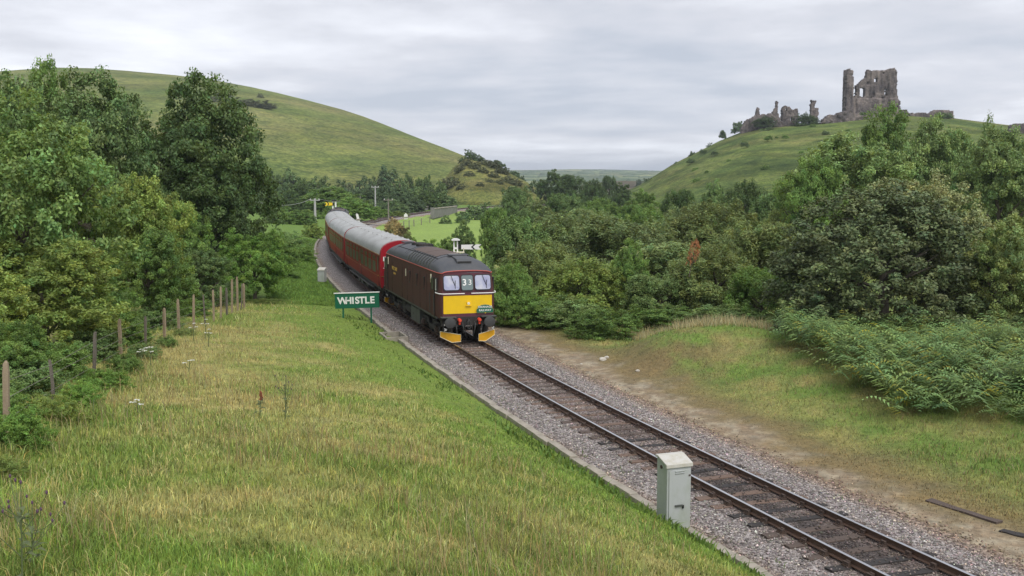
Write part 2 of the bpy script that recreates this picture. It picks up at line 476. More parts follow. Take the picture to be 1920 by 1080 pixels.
hill('down_hill', [(-900, 250, 1000), (-400, 170, 980), (0, 134, 950), (100, 127, 930), (170, 128, 915), (240, 133, 900), (330, 141, 880), (400, 150, 860), (470, 163, 835),
                   (520, 174, 810), (580, 189, 780), (640, 205, 745), (680, 218, 715), (720, 233, 680), (760, 249, 645), (800, 265, 610), (840, 280, 575), (870, 292, 545), (920, 314, 510), (990, 342, 480)],
     [(-900, 330), (300, 330), (870, 400), (990, 430)], -2.0, hm1, 190, 80, 0.45, 2.2, 0.8, 4)
hm2 = hill_mat('cutting_grass', (0.075, 0.105, 0.03), (0.145, 0.155, 0.05), (0.215, 0.185, 0.082), 0.03, (1, 1, 1.5), 8.0, 0.3)
hill('spur_hill', [(800, 372, 372), (830, 340, 376), (850, 314, 380), (872, 298, 384), (900, 303, 384), (930, 313, 380), (960, 327, 376), (985, 340, 372), (1010, 356, 368), (1040, 372, 364)],
     [(800, 330), (900, 318), (1040, 330)], -1.5, hm2, 90, 40, 0.7, 1.6, 0.8, 8)
hm3 = hill_mat('castle_mound_grass', (0.05, 0.09, 0.026), (0.112, 0.152, 0.042), (0.18, 0.182, 0.068), 0.035, (1, 1, 1.6), 7.0, 0.28)
hill('castle_hill', [(1120, 372, 470), (1170, 360, 468), (1200, 347, 465), (1230, 328, 462), (1262, 308, 460), (1300, 289, 458), (1350, 264, 455), (1390, 248, 452), (1430, 238, 450), (1500, 233, 450), (1580, 226, 450),
                     (1640, 219, 450), (1700, 216, 450), (1790, 222, 448), (1920, 238, 445), (2150, 268, 440), (2500, 320, 430)],
     [(1120, 300), (1300, 250), (1600, 215), (2500, 190)], -2.0, hm3, 170, 80, 0.30, 2.5, 0.6, 12)
hm4 = hill_mat('far_fields', (0.03, 0.055, 0.03), (0.14, 0.18, 0.075), (0.30, 0.28, 0.14), 0.0042, (1, 0.35, 1), 5.0, 0.35)
hill('distant_ridge', [(-200, 334, 4300), (300, 330, 4300), (700, 321, 4300), (900, 319, 4300), (1000, 318.5, 4300), (1080, 317, 4300), (1150, 318, 4300), (1230, 320, 4300), (1400, 322, 4300), (2100, 330, 4300), (2600, 334, 4300)],
     [(-200, 1900), (2600, 1900)], -3.0, hm4, 150, 40, 0.1, 12, 0.6, 15)
hm5 = hill_mat('heath', (0.05, 0.05, 0.032), (0.085, 0.07, 0.045), (0.12, 0.10, 0.055), 0.01, (1, 1, 1), 6.0, 0.2)
hill('heath_rise', [(1090, 348, 1150), (1130, 341, 1150), (1170, 339, 1150), (1230, 341, 1150), (1290, 346, 1150)], [(1090, 800), (1290, 800)], -2.0, hm5, 40, 20, 0.2, 1.0, 0.5, 19)

# ---- ballast bed
def ballast_mat():
    m, t, b = new_mat('ballast_stone')
    c = t.nodes.new('ShaderNodeTexCoord'); vo = t.nodes.new('ShaderNodeTexVoronoi'); vo.inputs['Scale'].default_value = 17
    t.links.new(c.outputs['Object'], vo.inputs['Vector'])
    sp = t.nodes.new('ShaderNodeSeparateColor'); t.links.new(vo.outputs['Color'], sp.inputs[0])
    r = ramp_node(t, [(0.0, (0.08, 0.068, 0.066)), (0.35, (0.205, 0.178, 0.17)), (0.75, (0.32, 0.285, 0.272)), (1.0, (0.50, 0.46, 0.445))])
    t.links.new(sp.outputs[0], r.inputs[0])
    ed = ramp_node(t, [(0.0, (1, 1, 1)), (0.55, (0.9, 0.9, 0.9)), (0.95, (0.35, 0.33, 0.32))]); t.links.new(vo.outputs['Distance'], ed.inputs[0])
    at = t.nodes.new('ShaderNodeAttribute'); at.attribute_name = 'col'
    cc = mixc(t, 1.0, r.outputs[0], at.outputs['Color'], 'MULTIPLY')
    t.links.new(cc, b.inputs['Base Color']); b.inputs['Roughness'].default_value = 0.85
    inv = t.nodes.new('ShaderNodeMath'); inv.operation = 'SUBTRACT'; inv.inputs[0].default_value = 1; t.links.new(vo.outputs['Distance'], inv.inputs[1])
    bump(t, b, inv.outputs[0], 1.0, 0.05)
    return m
def bed_tint(s, lat, n):
    """oil and rust stains between the rails, earth mixed in at both shoulders"""
    s = np.asarray(s); lat = np.asarray(lat)
    oil = np.exp(-(lat / 0.62) ** 2) * sstep(-10, -24, s) * sstep(0.35, 0.6, n) * 0.8
    rust = np.exp(-((abs(lat) - 0.85) / 0.35) ** 2) * 0.5 + np.exp(-(lat / 0.75) ** 4) * 0.5 * (0.5 + n)
    rust = np.clip(rust, 0, .95)
    soil = sstep(-1.9, -2.5, lat) * sstep(0.3, .6, n) * 0.8 + sstep(2.0, 2.9, lat) * 0.85
    c = np.ones((len(s), 3))
    c = c * (1 - rust[:, None]) + np.array([0.52, 0.39, 0.33]) * rust[:, None]
    c = c * (1 - soil[:, None]) + np.array([0.95, 0.76, 0.56]) * soil[:, None]
    c = c * (1 - oil[:, None]) + np.array([0.13, 0.12, 0.12]) * oil[:, None]
    return c
def bed_z(s, lat, x, y):
    prof = np.interp(lat, [-2.6, -2.2, -1.6, -1.2, 1.2, 1.7, 2.6, 3.3, 3.8], [-0.36, -0.32, -0.26, -0.215, -0.215, -0.25, -0.34, -0.36, -0.60])
    return prof + 0.035 * (fbm(x * 3, y * 3, 51, 3) - 0.5)
ss = np.concatenate([np.arange(-58, 30, 0.16), np.arange(30, 110, 0.6), np.arange(110, 330, 1.5)]); ll = np.concatenate([np.linspace(-2.62, 3.8, 44)])
S2, L2 = np.meshgrid(ss, ll, indexing='ij'); S2 = S2.ravel(); L2 = L2.ravel()
wob = 0.35 * (fbm(S2 * 0.5, S2 * 0 + 3, 61, 3) - 0.5) * sstep(2.0, 3.2, L2)
bx = np.interp(S2, TS, TX) + np.cos(np.interp(S2, TS, TTH)) * (L2 + wob); by = np.interp(S2, TS, TY) - np.sin(np.interp(S2, TS, TTH)) * (L2 + wob)
bz = bed_z(S2, L2, bx, by)
bz = np.where(S2 > 100, bz - 0.0, bz)
nl = len(ll); i3, j3 = np.meshgrid(np.arange(len(ss) - 1), np.arange(nl - 1), indexing='ij'); q = (i3 * nl + j3).ravel()
bmat = ballast_mat()
bn = fbm(bx * 0.7, by * 0.7, 71, 3)
struct('ballast_bed', np_mesh('ballast_bed', np.stack([bx, by, bz], 1), np.stack([q, q + 1, q + nl + 1, q + nl], 1), bmat, bed_tint(S2, L2, bn), True))

# ---- loose ballast stones on it
def stone_field(name, n, smin, smax, lmin, lmax, size, seed, dens=None):
    g = np.random.default_rng(seed)
    u = g.random(n); s = smin + (smax - smin) * u ** 1.25; lat = lmin + (lmax - lmin) * g.random(n)
    keep = (abs(abs(lat) - 0.75) > 0.07)
    if lmax > 2.4:
        keep &= g.random(n) > sstep(2.3, 3.5, lat)
    per = np.mod(s, 0.72); onslp = (abs(per - 0.36) < 0.13) & (abs(lat) < 1.32)
    keep &= ~onslp | (g.random(n) < 0.30)
    s = s[keep]; lat = lat[keep]; onslp = onslp[keep]; n = len(s)
    x = np.interp(s, TS, TX) + np.cos(np.interp(s, TS, TTH)) * lat; y = np.interp(s, TS, TY) - np.sin(np.interp(s, TS, TTH)) * lat
    z = bed_z(s, lat, x, y) + np.where(onslp, 0.045, 0.008)
    z = np.where(lat > 2.8, np.maximum(z, ground_z(x, y) + 0.01), z)
    base = np.array([(1, 0, 0), (-1, 0, 0), (0, 1, 0), (0, -1, 0), (0, 0, 1), (0, 0, -1)], float)
    P = base[None] * (0.6 + 0.6 * g.random((n, 6, 1))) + 0.28 * g.standard_normal((n, 6, 3))
    sz = size * (0.55 + 0.9 * g.random(n) ** 2)
    a = g.random(n) * 6.283; ca, sa = np.cos(a), np.sin(a)
    P = np.stack([P[..., 0] * ca[:, None] - P[..., 1] * sa[:, None], P[..., 0] * sa[:, None] + P[..., 1] * ca[:, None], P[..., 2] * 0.75], -1) * sz[:, None, None]
    V = (P + np.stack([x, y, z], 1)[:, None]).reshape(-1, 3)
    f = np.array([(0, 2, 4), (2, 1, 4), (1, 3, 4), (3, 0, 4), (2, 0, 5), (1, 2, 5), (3, 1, 5), (0, 3, 5)])
    F = (f[None] + 6 * np.arange(n)[:, None, None]).reshape(-1, 3)
    br = (0.12 + 0.40 * g.random(n) ** 1.5); br = np.where(g.random(n) < 0.035, 0.78, br)
    c = br[:, None] * np.array([1.0, 0.885, 0.815]) * (1 + 0.06 * g.standard_normal((n, 3)))
    c = c * bed_tint(s, lat, fbm(x * 0.7, y * 0.7, 71, 3))
    m = MATS.get('stone')
    if not m:
        m, t, b = new_mat('stone'); at = t.nodes.new('ShaderNodeAttribute'); at.attribute_name = 'col'
        t.links.new(at.outputs['Color'], b.inputs['Base Color']); b.inputs['Roughness'].default_value = 0.8; MATS['stone'] = m
    return struct(name, np_mesh(name, V, F, m, np.repeat(np.clip(c, 0.01, 0.9), 6, axis=0)), 'stuff')
o = stone_field('ballast_stones', 60000, -36, 14, -2.5, 3.6, 0.029, 5)
tag(o, 'loose grey pink ballast stones around the sleepers', 'ballast')

# ================================================================== RAILWAY TRACK
M_rail = paint('rail_rust', (0.085, 0.05, 0.035), 0.8, 0.0, 0.5, (0.16, 0.085, 0.05), 6)
M_head = paint('rail_polished', (0.62, 0.62, 0.64), 0.28, 1.0, 0.15, (0.3, 0.25, 0.22), 3)
M_wood = paint('sleeper_wood', (0.098, 0.072, 0.06), 0.9, 0, 0.7, (0.035, 0.028, 0.025), 5, (6, 1, 1), bmp=0.5)
M_wood2 = paint('sleeper_wood_worn', (0.155, 0.105, 0.08), 0.9, 0, 0.6, (0.09, 0.06, 0.05), 5, (6, 1, 1), bmp=0.5)
M_wood3 = paint('sleeper_wood_oily', (0.03, 0.026, 0.025), 0.75, 0, 0.6, (0.02, 0.018, 0.018), 5, (6, 1, 1), bmp=0.5)
M_iron = paint('cast_iron', (0.06, 0.04, 0.032), 0.85, 0, 0.5, (0.11, 0.065, 0.04), 8)
M_conc = paint('concrete_edging', (0.34, 0.305, 0.255), 0.9, 0, 0.7, (0.16, 0.145, 0.11), 3.5, bmp=0.5)
track = thing('railway_track', 'single railway track of brown rails on timber sleepers curving under the train', 'track', (0, 0, 0))
RAILSEC = [(-.065, -.17), (.065, -.17), (.065, -.15), (.012, -.13), (.012, -.045), (.036, -.035), (.036, -.008), (.022, 0), (-.022, 0), (-.036, -.008), (-.036, -.035), (-.012, -.045), (-.012, -.13), (-.065, -.15)]
for side in (-1, 1):
    b = MB(); rings = []
    for s in list(np.arange(-56, 20, 1.0)) + list(np.arange(20, 300, 2.5)):
        rings.append([trk(s, side * 0.75 + p[0], p[1]) for p in RAILSEC])
    b.loft(rings, True)
    n = len(RAILSEC)
    nf = (len(rings) - 1) * n
    for i in range(nf):
        if i % n in (6, 7, 8):
            b.mi[i] = 1
    b.build('rail', [M_rail, M_head], track)
def sleeper_mesh(seed, mat):
    g = random.Random(seed); b = MB(); rings = []
    for x in np.linspace(-1.3, 1.3, 7):
        j = lambda a: g.uniform(-a, a)
        w = 0.125; rings.append([(x + j(.01), -w + j(.008), -0.13), (x + j(.01), -w + j(.012), -0.012 + j(.01)), (x, -w + .03, 0.0 + j(.007)), (x, w - .03, 0.0 + j(.007)), (x + j(.01), w + j(.012), -0.012 + j(.01)), (x + j(.01), w + j(.008), -0.13)])
    b.loft(rings, True)
    return b.mesh('sleeper', mat)
SLM = [sleeper_mesh(1, M_wood), sleeper_mesh(2, M_wood), sleeper_mesh(3, M_wood2), sleeper_mesh(4, M_wood2), sleeper_mesh(5, M_wood3), sleeper_mesh(6, M_wood)]
chb = MB().box((0, 0, 0.012), (0.36, 0.19, 0.03)); chb.box((-0.085, 0, 0.065), (0.06, 0.13, 0.09)); chb.box((0.075, 0, 0.065), (0.05, 0.11, 0.09)); chb.box((0.125, 0, 0.06), (0.055, 0.17, 0.07), 0.05)
for xx in (-.14, .155):
    chb.cyl((xx, .05, .02), (xx, .05, .055), .018, n=6); chb.cyl((xx, -.05, .02), (xx, -.05, .055), .018, n=6)
CHM = chb.mesh('rail_chair', M_iron)
k = 0
for s in np.arange(-56 * 0.72 - 0.36 + 0.72 * 0, 22, 0.72):
    s = round((s - 0.36) / 0.72) * 0.72 + 0.36
    me = random.choice(SLM[:4] if s > -16 else [SLM[0], SLM[2], SLM[3], SLM[4], SLM[4], SLM[5]])
    o = link('sleeper', me, track)
    o.location = trk(s, random.uniform(-.04, .04), -0.185 + random.uniform(-.012, .008)); o.rotation_euler = (0, 0, -heading(s) + random.uniform(-.015, .015))
    for side in (-1, 1):
        c = link('rail_chair', CHM, o); c.location = (side * 0.75, 0, 0.0); c.rotation_euler = (0, 0, 0 if side > 0 else math.pi)
# far sleepers, too small to pick apart
b = MB()
for s in np.arange(95, 300, 0.72):
    p = trk(s, 0, -0.2); b.box(p, (2.6, 0.25, 0.1), -heading(s))
o = b.build('far_sleepers', M_wood, track); o['kind'] = 'stuff'
# fishplates at the rail joints
for side in (-1, 1):
    for s in (-31.5, -13.2):
        for d in (-0.05, 0.05):
            MB().box(trk(s, side * 0.75 + d, -0.085), (0.025, 0.5, 0.075), -heading(s)).build('fishplate', M_iron, track)

# ---- concrete edging left of the ballast
edging = thing('concrete_edging', 'weathered concrete edging along the left of the ballast at the foot of the grass bank', 'edging')
g = random.Random(4)
for s in np.arange(-44, 92, 0.92):
    L = 0.9
    lat = -2.60 + g.uniform(-.025, .025)
    if 3.2 < s < 5.6:
        continue
    bb = MB(); hw = 0.10
    bb.box((0, 0, 0), (0.24, L, 0.40))
    o = bb.build('edging_block', M_conc, edging, bevel=0.012)
    o.location = trk(s, lat, -0.36 + g.uniform(-.02, .015) - (0.02 if s < -20 else 0)); o.rotation_euler = (g.uniform(-.02, .02), g.uniform(-.03, .03), -heading(s) + g.uniform(-.02, .02))
# ---- brick-lined catch pit behind the sign
pit = thing('catch_pit', 'small concrete catch pit with a pale rim beside the track behind the green sign', 'pit', trk(4.3, -2.75, -0.22), -heading(4.3))
for c, d in (((-.5, 0, 0), (.1, 1.9, .3)), ((.5, 0, 0), (.1, 1.9, .3)), ((0, -.9, 0), (.9, .1, .3)), ((0, .9, 0), (.9, .1, .3))):
    MB().box(c, d).build('rim_block', M_conc, pit, bevel=0.01)
MB().box((0, 0, -.12), (.9, 1.7, .05)).build('cover', paint('pit_cover', (.10, .11, .07), .9, 0, .6), pit)

# ================================================================== TRAIN
M_maroon = paint('loco_maroon', (0.088, 0.036, 0.033), 0.6, 0, 0.55, (0.075, 0.05, 0.04), 1.6, (1, 0.5, 2.5), spec=0.12)
M_front = paint('loco_front_maroon', (0.085, 0.014, 0.026), 0.3, 0, 0.25, (0.04, 0.025, 0.02), 3)
M_roofg = paint('loco_roof_grey', (0.055, 0.06, 0.07), 0.6, 0, 0.5, (0.11, 0.105, 0.10), 2.2)
M_roofb = paint('loco_roof_rust', (0.10, 0.068, 0.056), 0.75, 0, 0.5, (0.07, 0.055, 0.05), 2.5)
M_yel = paint('warning_yellow', (0.80, 0.52, 0.006), 0.38, 0, 0.18, (0.35, 0.2, 0.03), 3.5)
M_yel2 = paint('plough_yellow', (0.66, 0.34, 0.008), 0.5, 0, 0.4, (0.3, 0.16, 0.03), 5)
M_blk = paint('underframe_black', (0.018, 0.017, 0.017), 0.75, 0, 0.6, (0.055, 0.042, 0.034), 3)
M_blk2 = paint('buffer_steel', (0.065, 0.065, 0.066), 0.5, 0.3, 0.4, (0.03, 0.03, 0.03), 6)
M_white = paint('white_paint', (0.78, 0.78, 0.76), 0.45, 0, 0.15, (0.4, 0.38, 0.33), 4)
M_cream = paint('cream_paint', (0.72, 0.68, 0.50), 0.5, 0, 0.2, (0.4, 0.38, 0.3), 4)
M_red = paint('signal_red', (0.72, 0.075, 0.035), 0.4, 0, 0.15, (0.3, 0.05, 0.03), 6)
M_line = paint('red_lining', (0.50, 0.075, 0.05), 0.45, 0, 0.2, (0.2, 0.05, 0.04), 6)
M_gold = paint('gold_letter', (0.70, 0.42, 0.09), 0.4, 0, 0.1)
M_rub = paint('rubber', (0.012, 0.012, 0.012), 0.6, 0, 0.1)
M_grn = paint('sign_green', (0.005, 0.115, 0.062), 0.4, 0, 0.18, (0.02, 0.08, 0.05), 4)
M_boxg = paint('battery_box_grey', (0.072, 0.078, 0.072), 0.6, 0, 0.5, (0.04, 0.035, 0.03), 4)
M_steel = paint('bright_steel', (0.45, 0.45, 0.44), 0.4, 0.7, 0.3, (0.1, 0.08, 0.06), 8)
def glass(name, col, rough=0.06, spec=0.6, coat=0.3):
    m, t, b = new_mat(name); b.inputs['Base Color'].default_value = (*col, 1); b.inputs['Roughness'].default_value = rough
    b.inputs['Specular IOR Level'].default_value = spec; b.inputs['Coat Weight'].default_value = coat; b.inputs['Coat Roughness'].default_value = 0.03
    return m
M_glass = glass('coach_glass', (0.055, 0.052, 0.046), 0.3, 0.12, 0.0)
M_vent = glass('vent_glass', (0.05, 0.010, 0.010), 0.3, 0.15, 0.0)
M_hcode = glass('headcode_glass', (0.155, 0.20, 0.205), 0.15, 0.5)
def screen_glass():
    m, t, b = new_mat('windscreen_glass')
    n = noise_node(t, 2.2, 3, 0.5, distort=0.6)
    r = ramp_node(t, [(0.35, (0.30, 0.31, 0.47)), (0.52, (0.40, 0.42, 0.55)), (0.7, (0.56, 0.55, 0.60))]); t.links.new(n.outputs[0], r.inputs[0])  # cloudy lavender sky reflection painted into the pane's base colour
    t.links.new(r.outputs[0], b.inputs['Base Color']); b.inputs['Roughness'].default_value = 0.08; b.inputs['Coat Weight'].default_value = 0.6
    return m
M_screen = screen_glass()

def wheelset(parent, y, z=0.48, r=0.48, n=18):
    for sx in (-1, 1):
        b = MB(); b.cyl((sx * 0.70, y, z), (sx * 0.82, y, z), r, n=n); b.cyl((sx * 0.66, y, z), (sx * 0.70, y, z), r + 0.03, n=n); b.cyl((sx * 0.82, y, z), (sx * 0.86, y, z), r * 0.35, n=10)
        b.build('wheel', M_blk, parent, smooth=True)
    MB().cyl((-.66, y, z), (.66, y, z), .09, n=10).build('axle', M_blk, parent)
def bogie(parent, yc, wb, wide=1.05, zf=0.62):
    e_ = bpy.data.objects.new('bogie', None); COL.objects.link(e_); e_.parent = parent; e_.location = (0, yc, 0)
    for d in (-wb / 2, wb / 2):
        wheelset(e_, d)
    for sx in (-1, 1):
        b = MB()
        prof = [(-wb / 2 - .45, zf + .05), (-wb / 2 - .3, zf + .18), (-.7, zf + .16), (-.5, zf - .08), (.5, zf - .08), (.7, zf + .16), (wb / 2 + .3, zf + .18), (wb / 2 + .45, zf + .05), (wb / 2 + .3, zf - .12), (.75, zf - .10), (.55, zf - .28), (-.55, zf - .28), (-.75, zf - .10), (-wb / 2 - .3, zf - .12)]
        x0 = sx * (wide - 0.06); x1 = sx * (wide + 0.06)
        b.prism(prof, lambda p, e2: (x0 if e2 == (0 if sx > 0 else 1) else x1, p[0], p[1]))
        b.build('side_frame', M_blk, e_)
        for d in (-wb / 2, wb / 2):
            bb = MB().box((sx * (wide + .1), d, .47), (.2, .3, .3)); bb.cyl((sx * (wide + .2), d, .47), (sx * (wide + .25), d, .47), .1, n=10)
            bb.build('axle_box', M_iron, e_, bevel=0.015)
            for dd in (-.32, .32):
                MB().cyl((sx * (wide + .06), d + dd, .42), (sx * (wide + .06), d + dd, .72), .075, n=8).build('spring', M_blk, e_)
            bb = MB().box((sx * .78, d + .56 * (1 if d < 0 else -1), .5), (.12, .1, .42)); bb.tube([(sx * .78, d, .85), (sx * .95, d + .5 * (1 if d < 0 else -1), .7), (sx * 1.1, d + .62 * (1 if d < 0 else -1), .35)], .025, 5)
            bb.build('brake_gear', M_blk, e_)
    MB().box((0, 0, .62), (2.0, .6, .22)).build('bolster', M_blk, e_)
    return e_
def vehicle(name, label, cat, s0, s1, group=None):
    a = trk(s0 + 2.5); c = trk(s1 - 2.5); th = math.atan2(c.x - a.x, c.y - a.y)
    o = thing(name, label, cat, (a.x - math.sin(th) * 2.5, a.y - math.cos(th) * 2.5, 0), -th, group)
    return o

# ---------------------------------------------------------------- locomotive (local: +Y to the rear, +X right, seen from -Y)
def make_loco():
    L = 14.9
    t = vehicle('diesel_locomotive', 'dark maroon diesel locomotive with yellow front panel leading the train', 'locomotive', 0.3, 15.2)
    ys = [0, .10, .28, .6, 1.0, 1.5, 2.2]; hw = [1.20, 1.285, 1.335, 1.36, 1.365, 1.37, 1.37]; rise = [.10, .18, .30, .45, .57, .655, .69]; rk = [1, .85, .6, .3, .1, 0, 0]
    ys = ys + [3.5, 5.5, 7.45] ; hw += [1.37] * 3; rise += [.69] * 3; rk += [0] * 3
    full = list(zip(ys, hw, rise, rk)); full += [(L - a, h, r_, k_) for a, h, r_, k_ in reversed(full[:-1])]
    CZ = 3.20
    def sect(y, w, rs, k_, i):
        d = 1 if i < len(full) / 2 else -1
        def yy(z):
            return y + d * k_ * max(0, z - 2.22) * 0.20
        low = [(-w + .03, 1.14), (-w, 1.5), (-w + .005, 2.25), (-w + .06, 2.85), (-w + .09, CZ)]
        pts = [Vector((x, yy(z), z)) for x, z in low]
        arch = []
        for a in np.linspace(0, 180, 15):
            x = -(w - .09) * math.cos(R(a)); z = CZ + rs * math.sin(R(a)) ** 0.85
            arch.append(Vector((x, yy(min(z, 3.35)), z)))
        low2 = [Vector((-p.x, p.y, p.z)) for p in reversed(pts)]
        return pts, arch, low2
    bodyr = []; roofr = []; wb_ = MB()
    for i, (y, w, rs, k_) in enumerate(full):
        a, ar, c = sect(y, w, rs, k_, i)
        bodyr.append(a + c); roofr.append(ar)
    wb_.loft(bodyr, True)
    # front and rear faces get the brighter paint
    for i in (len(wb_.f) - 2, len(wb_.f) - 1):
        wb_.mi[i] = 1
    wb_.build('body', [M_maroon, M_front], t, smooth=True)
    rb = MB(); rb.loft(roofr, True, closed=False)
    rf = rb.build('roof', M_roofg, t, smooth=True)
    # brow (maroon arch above the windows) on both ends
    for d, y0 in ((1, 0.0), (-1, L)):
        b = MB(); ar = roofr[0 if d > 0 else -1]
        P = [Vector((p.x, p.y - d * .012, p.z)) for p in ar] + [Vector((p.x, p.y - d * .012, CZ - .12)) for p in reversed(ar)]
        Q = [Vector((p.x, p.y + d * .03, p.z - .005)) for p in P]
        n = len(P); b.add(P + Q, [tuple(range(n)), tuple(range(n, 2 * n))[::-1]] + [(i, n + i, n + (i + 1) % n, (i + 1) % n) for i in range(n)])
        b.build('brow', M_front, t)
        b = MB(); b.tube([Vector((p.x * 1.005, p.y - d * .02, p.z + .012)) for p in ar], .022, 5); b.build('red_line', M_line, t)
    for sx in (-1, 1):
        pts = [Vector((sx * (w - .09) + sx * .012, y + (k_ * (CZ - 2.22) * .2 if i < len(full) / 2 else -k_ * (CZ - 2.22) * .2), CZ)) for i, (y, w, rs, k_) in enumerate(full)]
        MB().tube(pts, .02, 5).build('red_line', M_line, t)
    RAKE = math.atan(0.20)
    def plate(name, cx, cz, w, h, r, mat, dy, th=0.02, parent=t, end=1):
        """rounded plate lying on the raked upper front"""
        y0 = (cz - 2.22) * 0.20 - dy
        def fn(p, e2):
            z = cz + p[1]
            yv = y0 + p[1] * 0.20 - (th if e2 else 0)
            return (cx + p[0], yv, z) if end > 0 else (-(cx + p[0]), L - yv, z)
        return MB().prism(rrect(w, h, r)[::-1 if end < 0 else 1], fn).build(name, mat, parent)
    for end in (1, -1):
        for cx in (-.74, .74):
            w = plate('windscreen', cx, 2.765, .80, .72, .13, M_rub, .0, .018, t, end)
            plate('pane', cx, 2.765, .72, .64, .10, M_screen, .018, .008, w, end)
            if end > 0:
                b = MB(); y0 = (2.765 - 2.22) * .2 - .04
                b.tube([(cx - .02, y0 + .035, 3.1), (cx + .16, y0 - .02, 2.62)], .012, 5); b.tube([(cx + .17, y0 + .02 - .03, 2.88), (cx + .16, y0 - .05, 2.50)], .014, 5)
                b.build('wiper', M_rub, w)
        w = plate('headcode_panel', 0, 2.76, .60, .74, .10, M_rub, .0, .018, t, end)
        plate('pane', 0, 2.76, .53, .66, .08, M_hcode, .018, .008, w, end)
        # yellow panel
        yp = MB()
        if end > 0:
            yp.prism(rrect(2.30, .83, .02, 1), lambda p, e2: (p[0], -.002 - (.008 if e2 else 0), 1.765 + p[1]))
        else:
            yp.prism(rrect(2.30, .83, .02, 1)[::-1], lambda p, e2: (p[0], L + .002 + (.008 if e2 else 0), 1.765 + p[1]))
        yp.build('yellow_panel', M_yel, t)
        # handrail line
        for sx in (-1, 1):
            P = [(sx * .16, -.05, 2.275), (sx * 1.16, -.05, 2.275), (sx * 1.34, .08, 2.285), (sx * 1.405, .35, 2.30), (sx * 1.41, .52, 2.31)]
            if end < 0:
                P = [(x, L - y, z) for x, y, z in P]
            MB().tube(P, .023, 6).build('handrail', M_white, t)
        # headlamp
        f = (lambda y: -y) if end > 0 else (lambda y: L + y)
        b = MB().box((.03, f(.03), 1.80), (.19, .05, .19)); b.box((.03, f(.05), 1.70), (.26, .08, .02), mi=0)
        hl = b.build('headlamp', M_yel, t)
        MB().cyl((.03, f(.05), 1.81), (.03, f(.07), 1.81), .07, .06, n=14).build('lens', glass('lamp_lens', (.75, .72, .60), .1), hl)
        # buffer beam, buffers, couplings, hoses
        b = MB().box((0, f(-.03), .99), (2.5, .10, .42)); b.box((0, f(-.35), .95), (2.3, .6, .3)); b.build('buffer_beam', M_blk, t, bevel=.01)
        b = MB().box((-.95, f(.12), 1.21), (.7, .34, .035)); b.build('footplate', M_boxg, t)
        b = MB().box((.95, f(.12), 1.21), (.7, .34, .035)); b.build('footplate', M_boxg, t)
        for sx in (-1, 1):
            bu = MB().cyl((sx * .93, f(0), .98), (sx * .93, f(.38), .98), .13, .12, 12)
            bo = bu.build('buffer', M_blk, t, smooth=True)
            rings = []
            for yy2, rr in ((.38, .24), (.42, .265), (.44, .25), (.455, .16), (.46, .03)):
                rings.append([(sx * .93 + rr * math.cos(a), f(yy2), .98 + .93 * rr * math.sin(a)) for a in np.linspace(0, 2 * math.pi, 20, endpoint=False)])
            MB().loft(rings, True).build('buffer_head', M_blk2, bo, smooth=True)
            j = MB().cyl((sx * .47 + .05, f(.02), 1.06), (sx * .47 + .05, f(.22), 1.05), .085, .08, 10); j.cyl((sx * .47 + .05, f(.13), 1.06), (sx * .47 + .05, f(.13), .86), .06, .05, 8); j.cyl((sx * .47 + .05, f(.22), 1.05), (sx * .47 + .05, f(.25), 1.05), .055, .05, 8)
            j.build('jumper_socket', M_red, t, smooth=True)
            for hx, z0 in ((.30, .95), (.62, .9)):
                hb = MB().tube([(sx * hx, f(.05), z0), (sx * hx, f(.22), z0 - .05), (sx * (hx - .03), f(.27), z0 - .25), (sx * (hx - .06), f(.20), z0 - .48)], .026, 6)
                hb.build('brake_hose', M_blk2, t)
            hb = MB().tube([(sx * 1.12, f(.05), .95), (sx * 1.20, f(.22), .90), (sx * 1.22, f(.25), .70), (sx * 1.12, f(.22), .58)], .024, 6); hb.build('air_hose', M_rub, t)
            vb = MB().cyl((sx * 1.08, f(.24), .62), (sx * 1.16, f(.30), .72), .03, n=6); vb.cyl((sx * 1.16, f(.24), .60), (sx * 1.06, f(.3), .70), .025, n=6); vb.box((sx * 1.13, f(.2), .88), (.07, .07, .07)); vb.build('hose_cock', M_white, t)
            # snow plough
            pl = [(1.30, .55), (.42, .42), (.42, .10), (.80, .05), (1.30, .30)]
            b = MB()
            def fn(p, e2):
                return (sx * p[0], f(.36 - .42 * (p[0] - .42) / .9 + (0.0 if e2 == 0 else -.03)), p[1])
            b.prism(pl, fn); b.build('snow_plough', M_yel2, t)
            b = MB().tube([(sx * x, f(.365 - .42 * (x - .42) / .9), z) for x, z in pl + pl[:1]], .012, 4); b.build('plough_edge', M_cream, t)
            MB().box((sx * .8, f(-.1), .5), (.08, .5, .5)).build('plough_bracket', M_blk, t)
        cb = MB().box((0, f(.12), 1.02), (.07, .26, .13)); cb.tube([(0, f(.26), 1.06), (-.07, f(.27), .98), (-.07, f(.27), .72), (0, f(.27), .66), (.07, f(.27), .72), (.07, f(.27), .98), (0, f(.26), 1.06)], .022, 6); cb.build('coupling', M_blk2, t)
        for x in (-.15, .2):
            MB().tube([(x, f(.03), .85), (x, f(.1), .6), (x + .03, f(.1), .3)], .02, 5).build('pipe', M_blk, t)
    # headcode figures
    for ch, x, s_ in (('3', -.13, .42), ('3', .13, .36)):
        Mx = Matrix.Translation((x, (2.76 - 2.22) * .2 - .032, 2.765)) @ Matrix.Rotation(-RAKE, 4, 'X') @ FACE_FRONT
        lettering('headcode_figure', ch, s_, M_white, t, Mx, .003, .006 if x < 0 else 0)
    # headboard
    hb = [(-.39, -.19), (.39, -.19), (.41, -.05), (.345, .03), (.345, .09), (.18, .165), (0, .19), (-.18, .165), (-.345, .09), (-.345, .03), (-.41, -.05)]
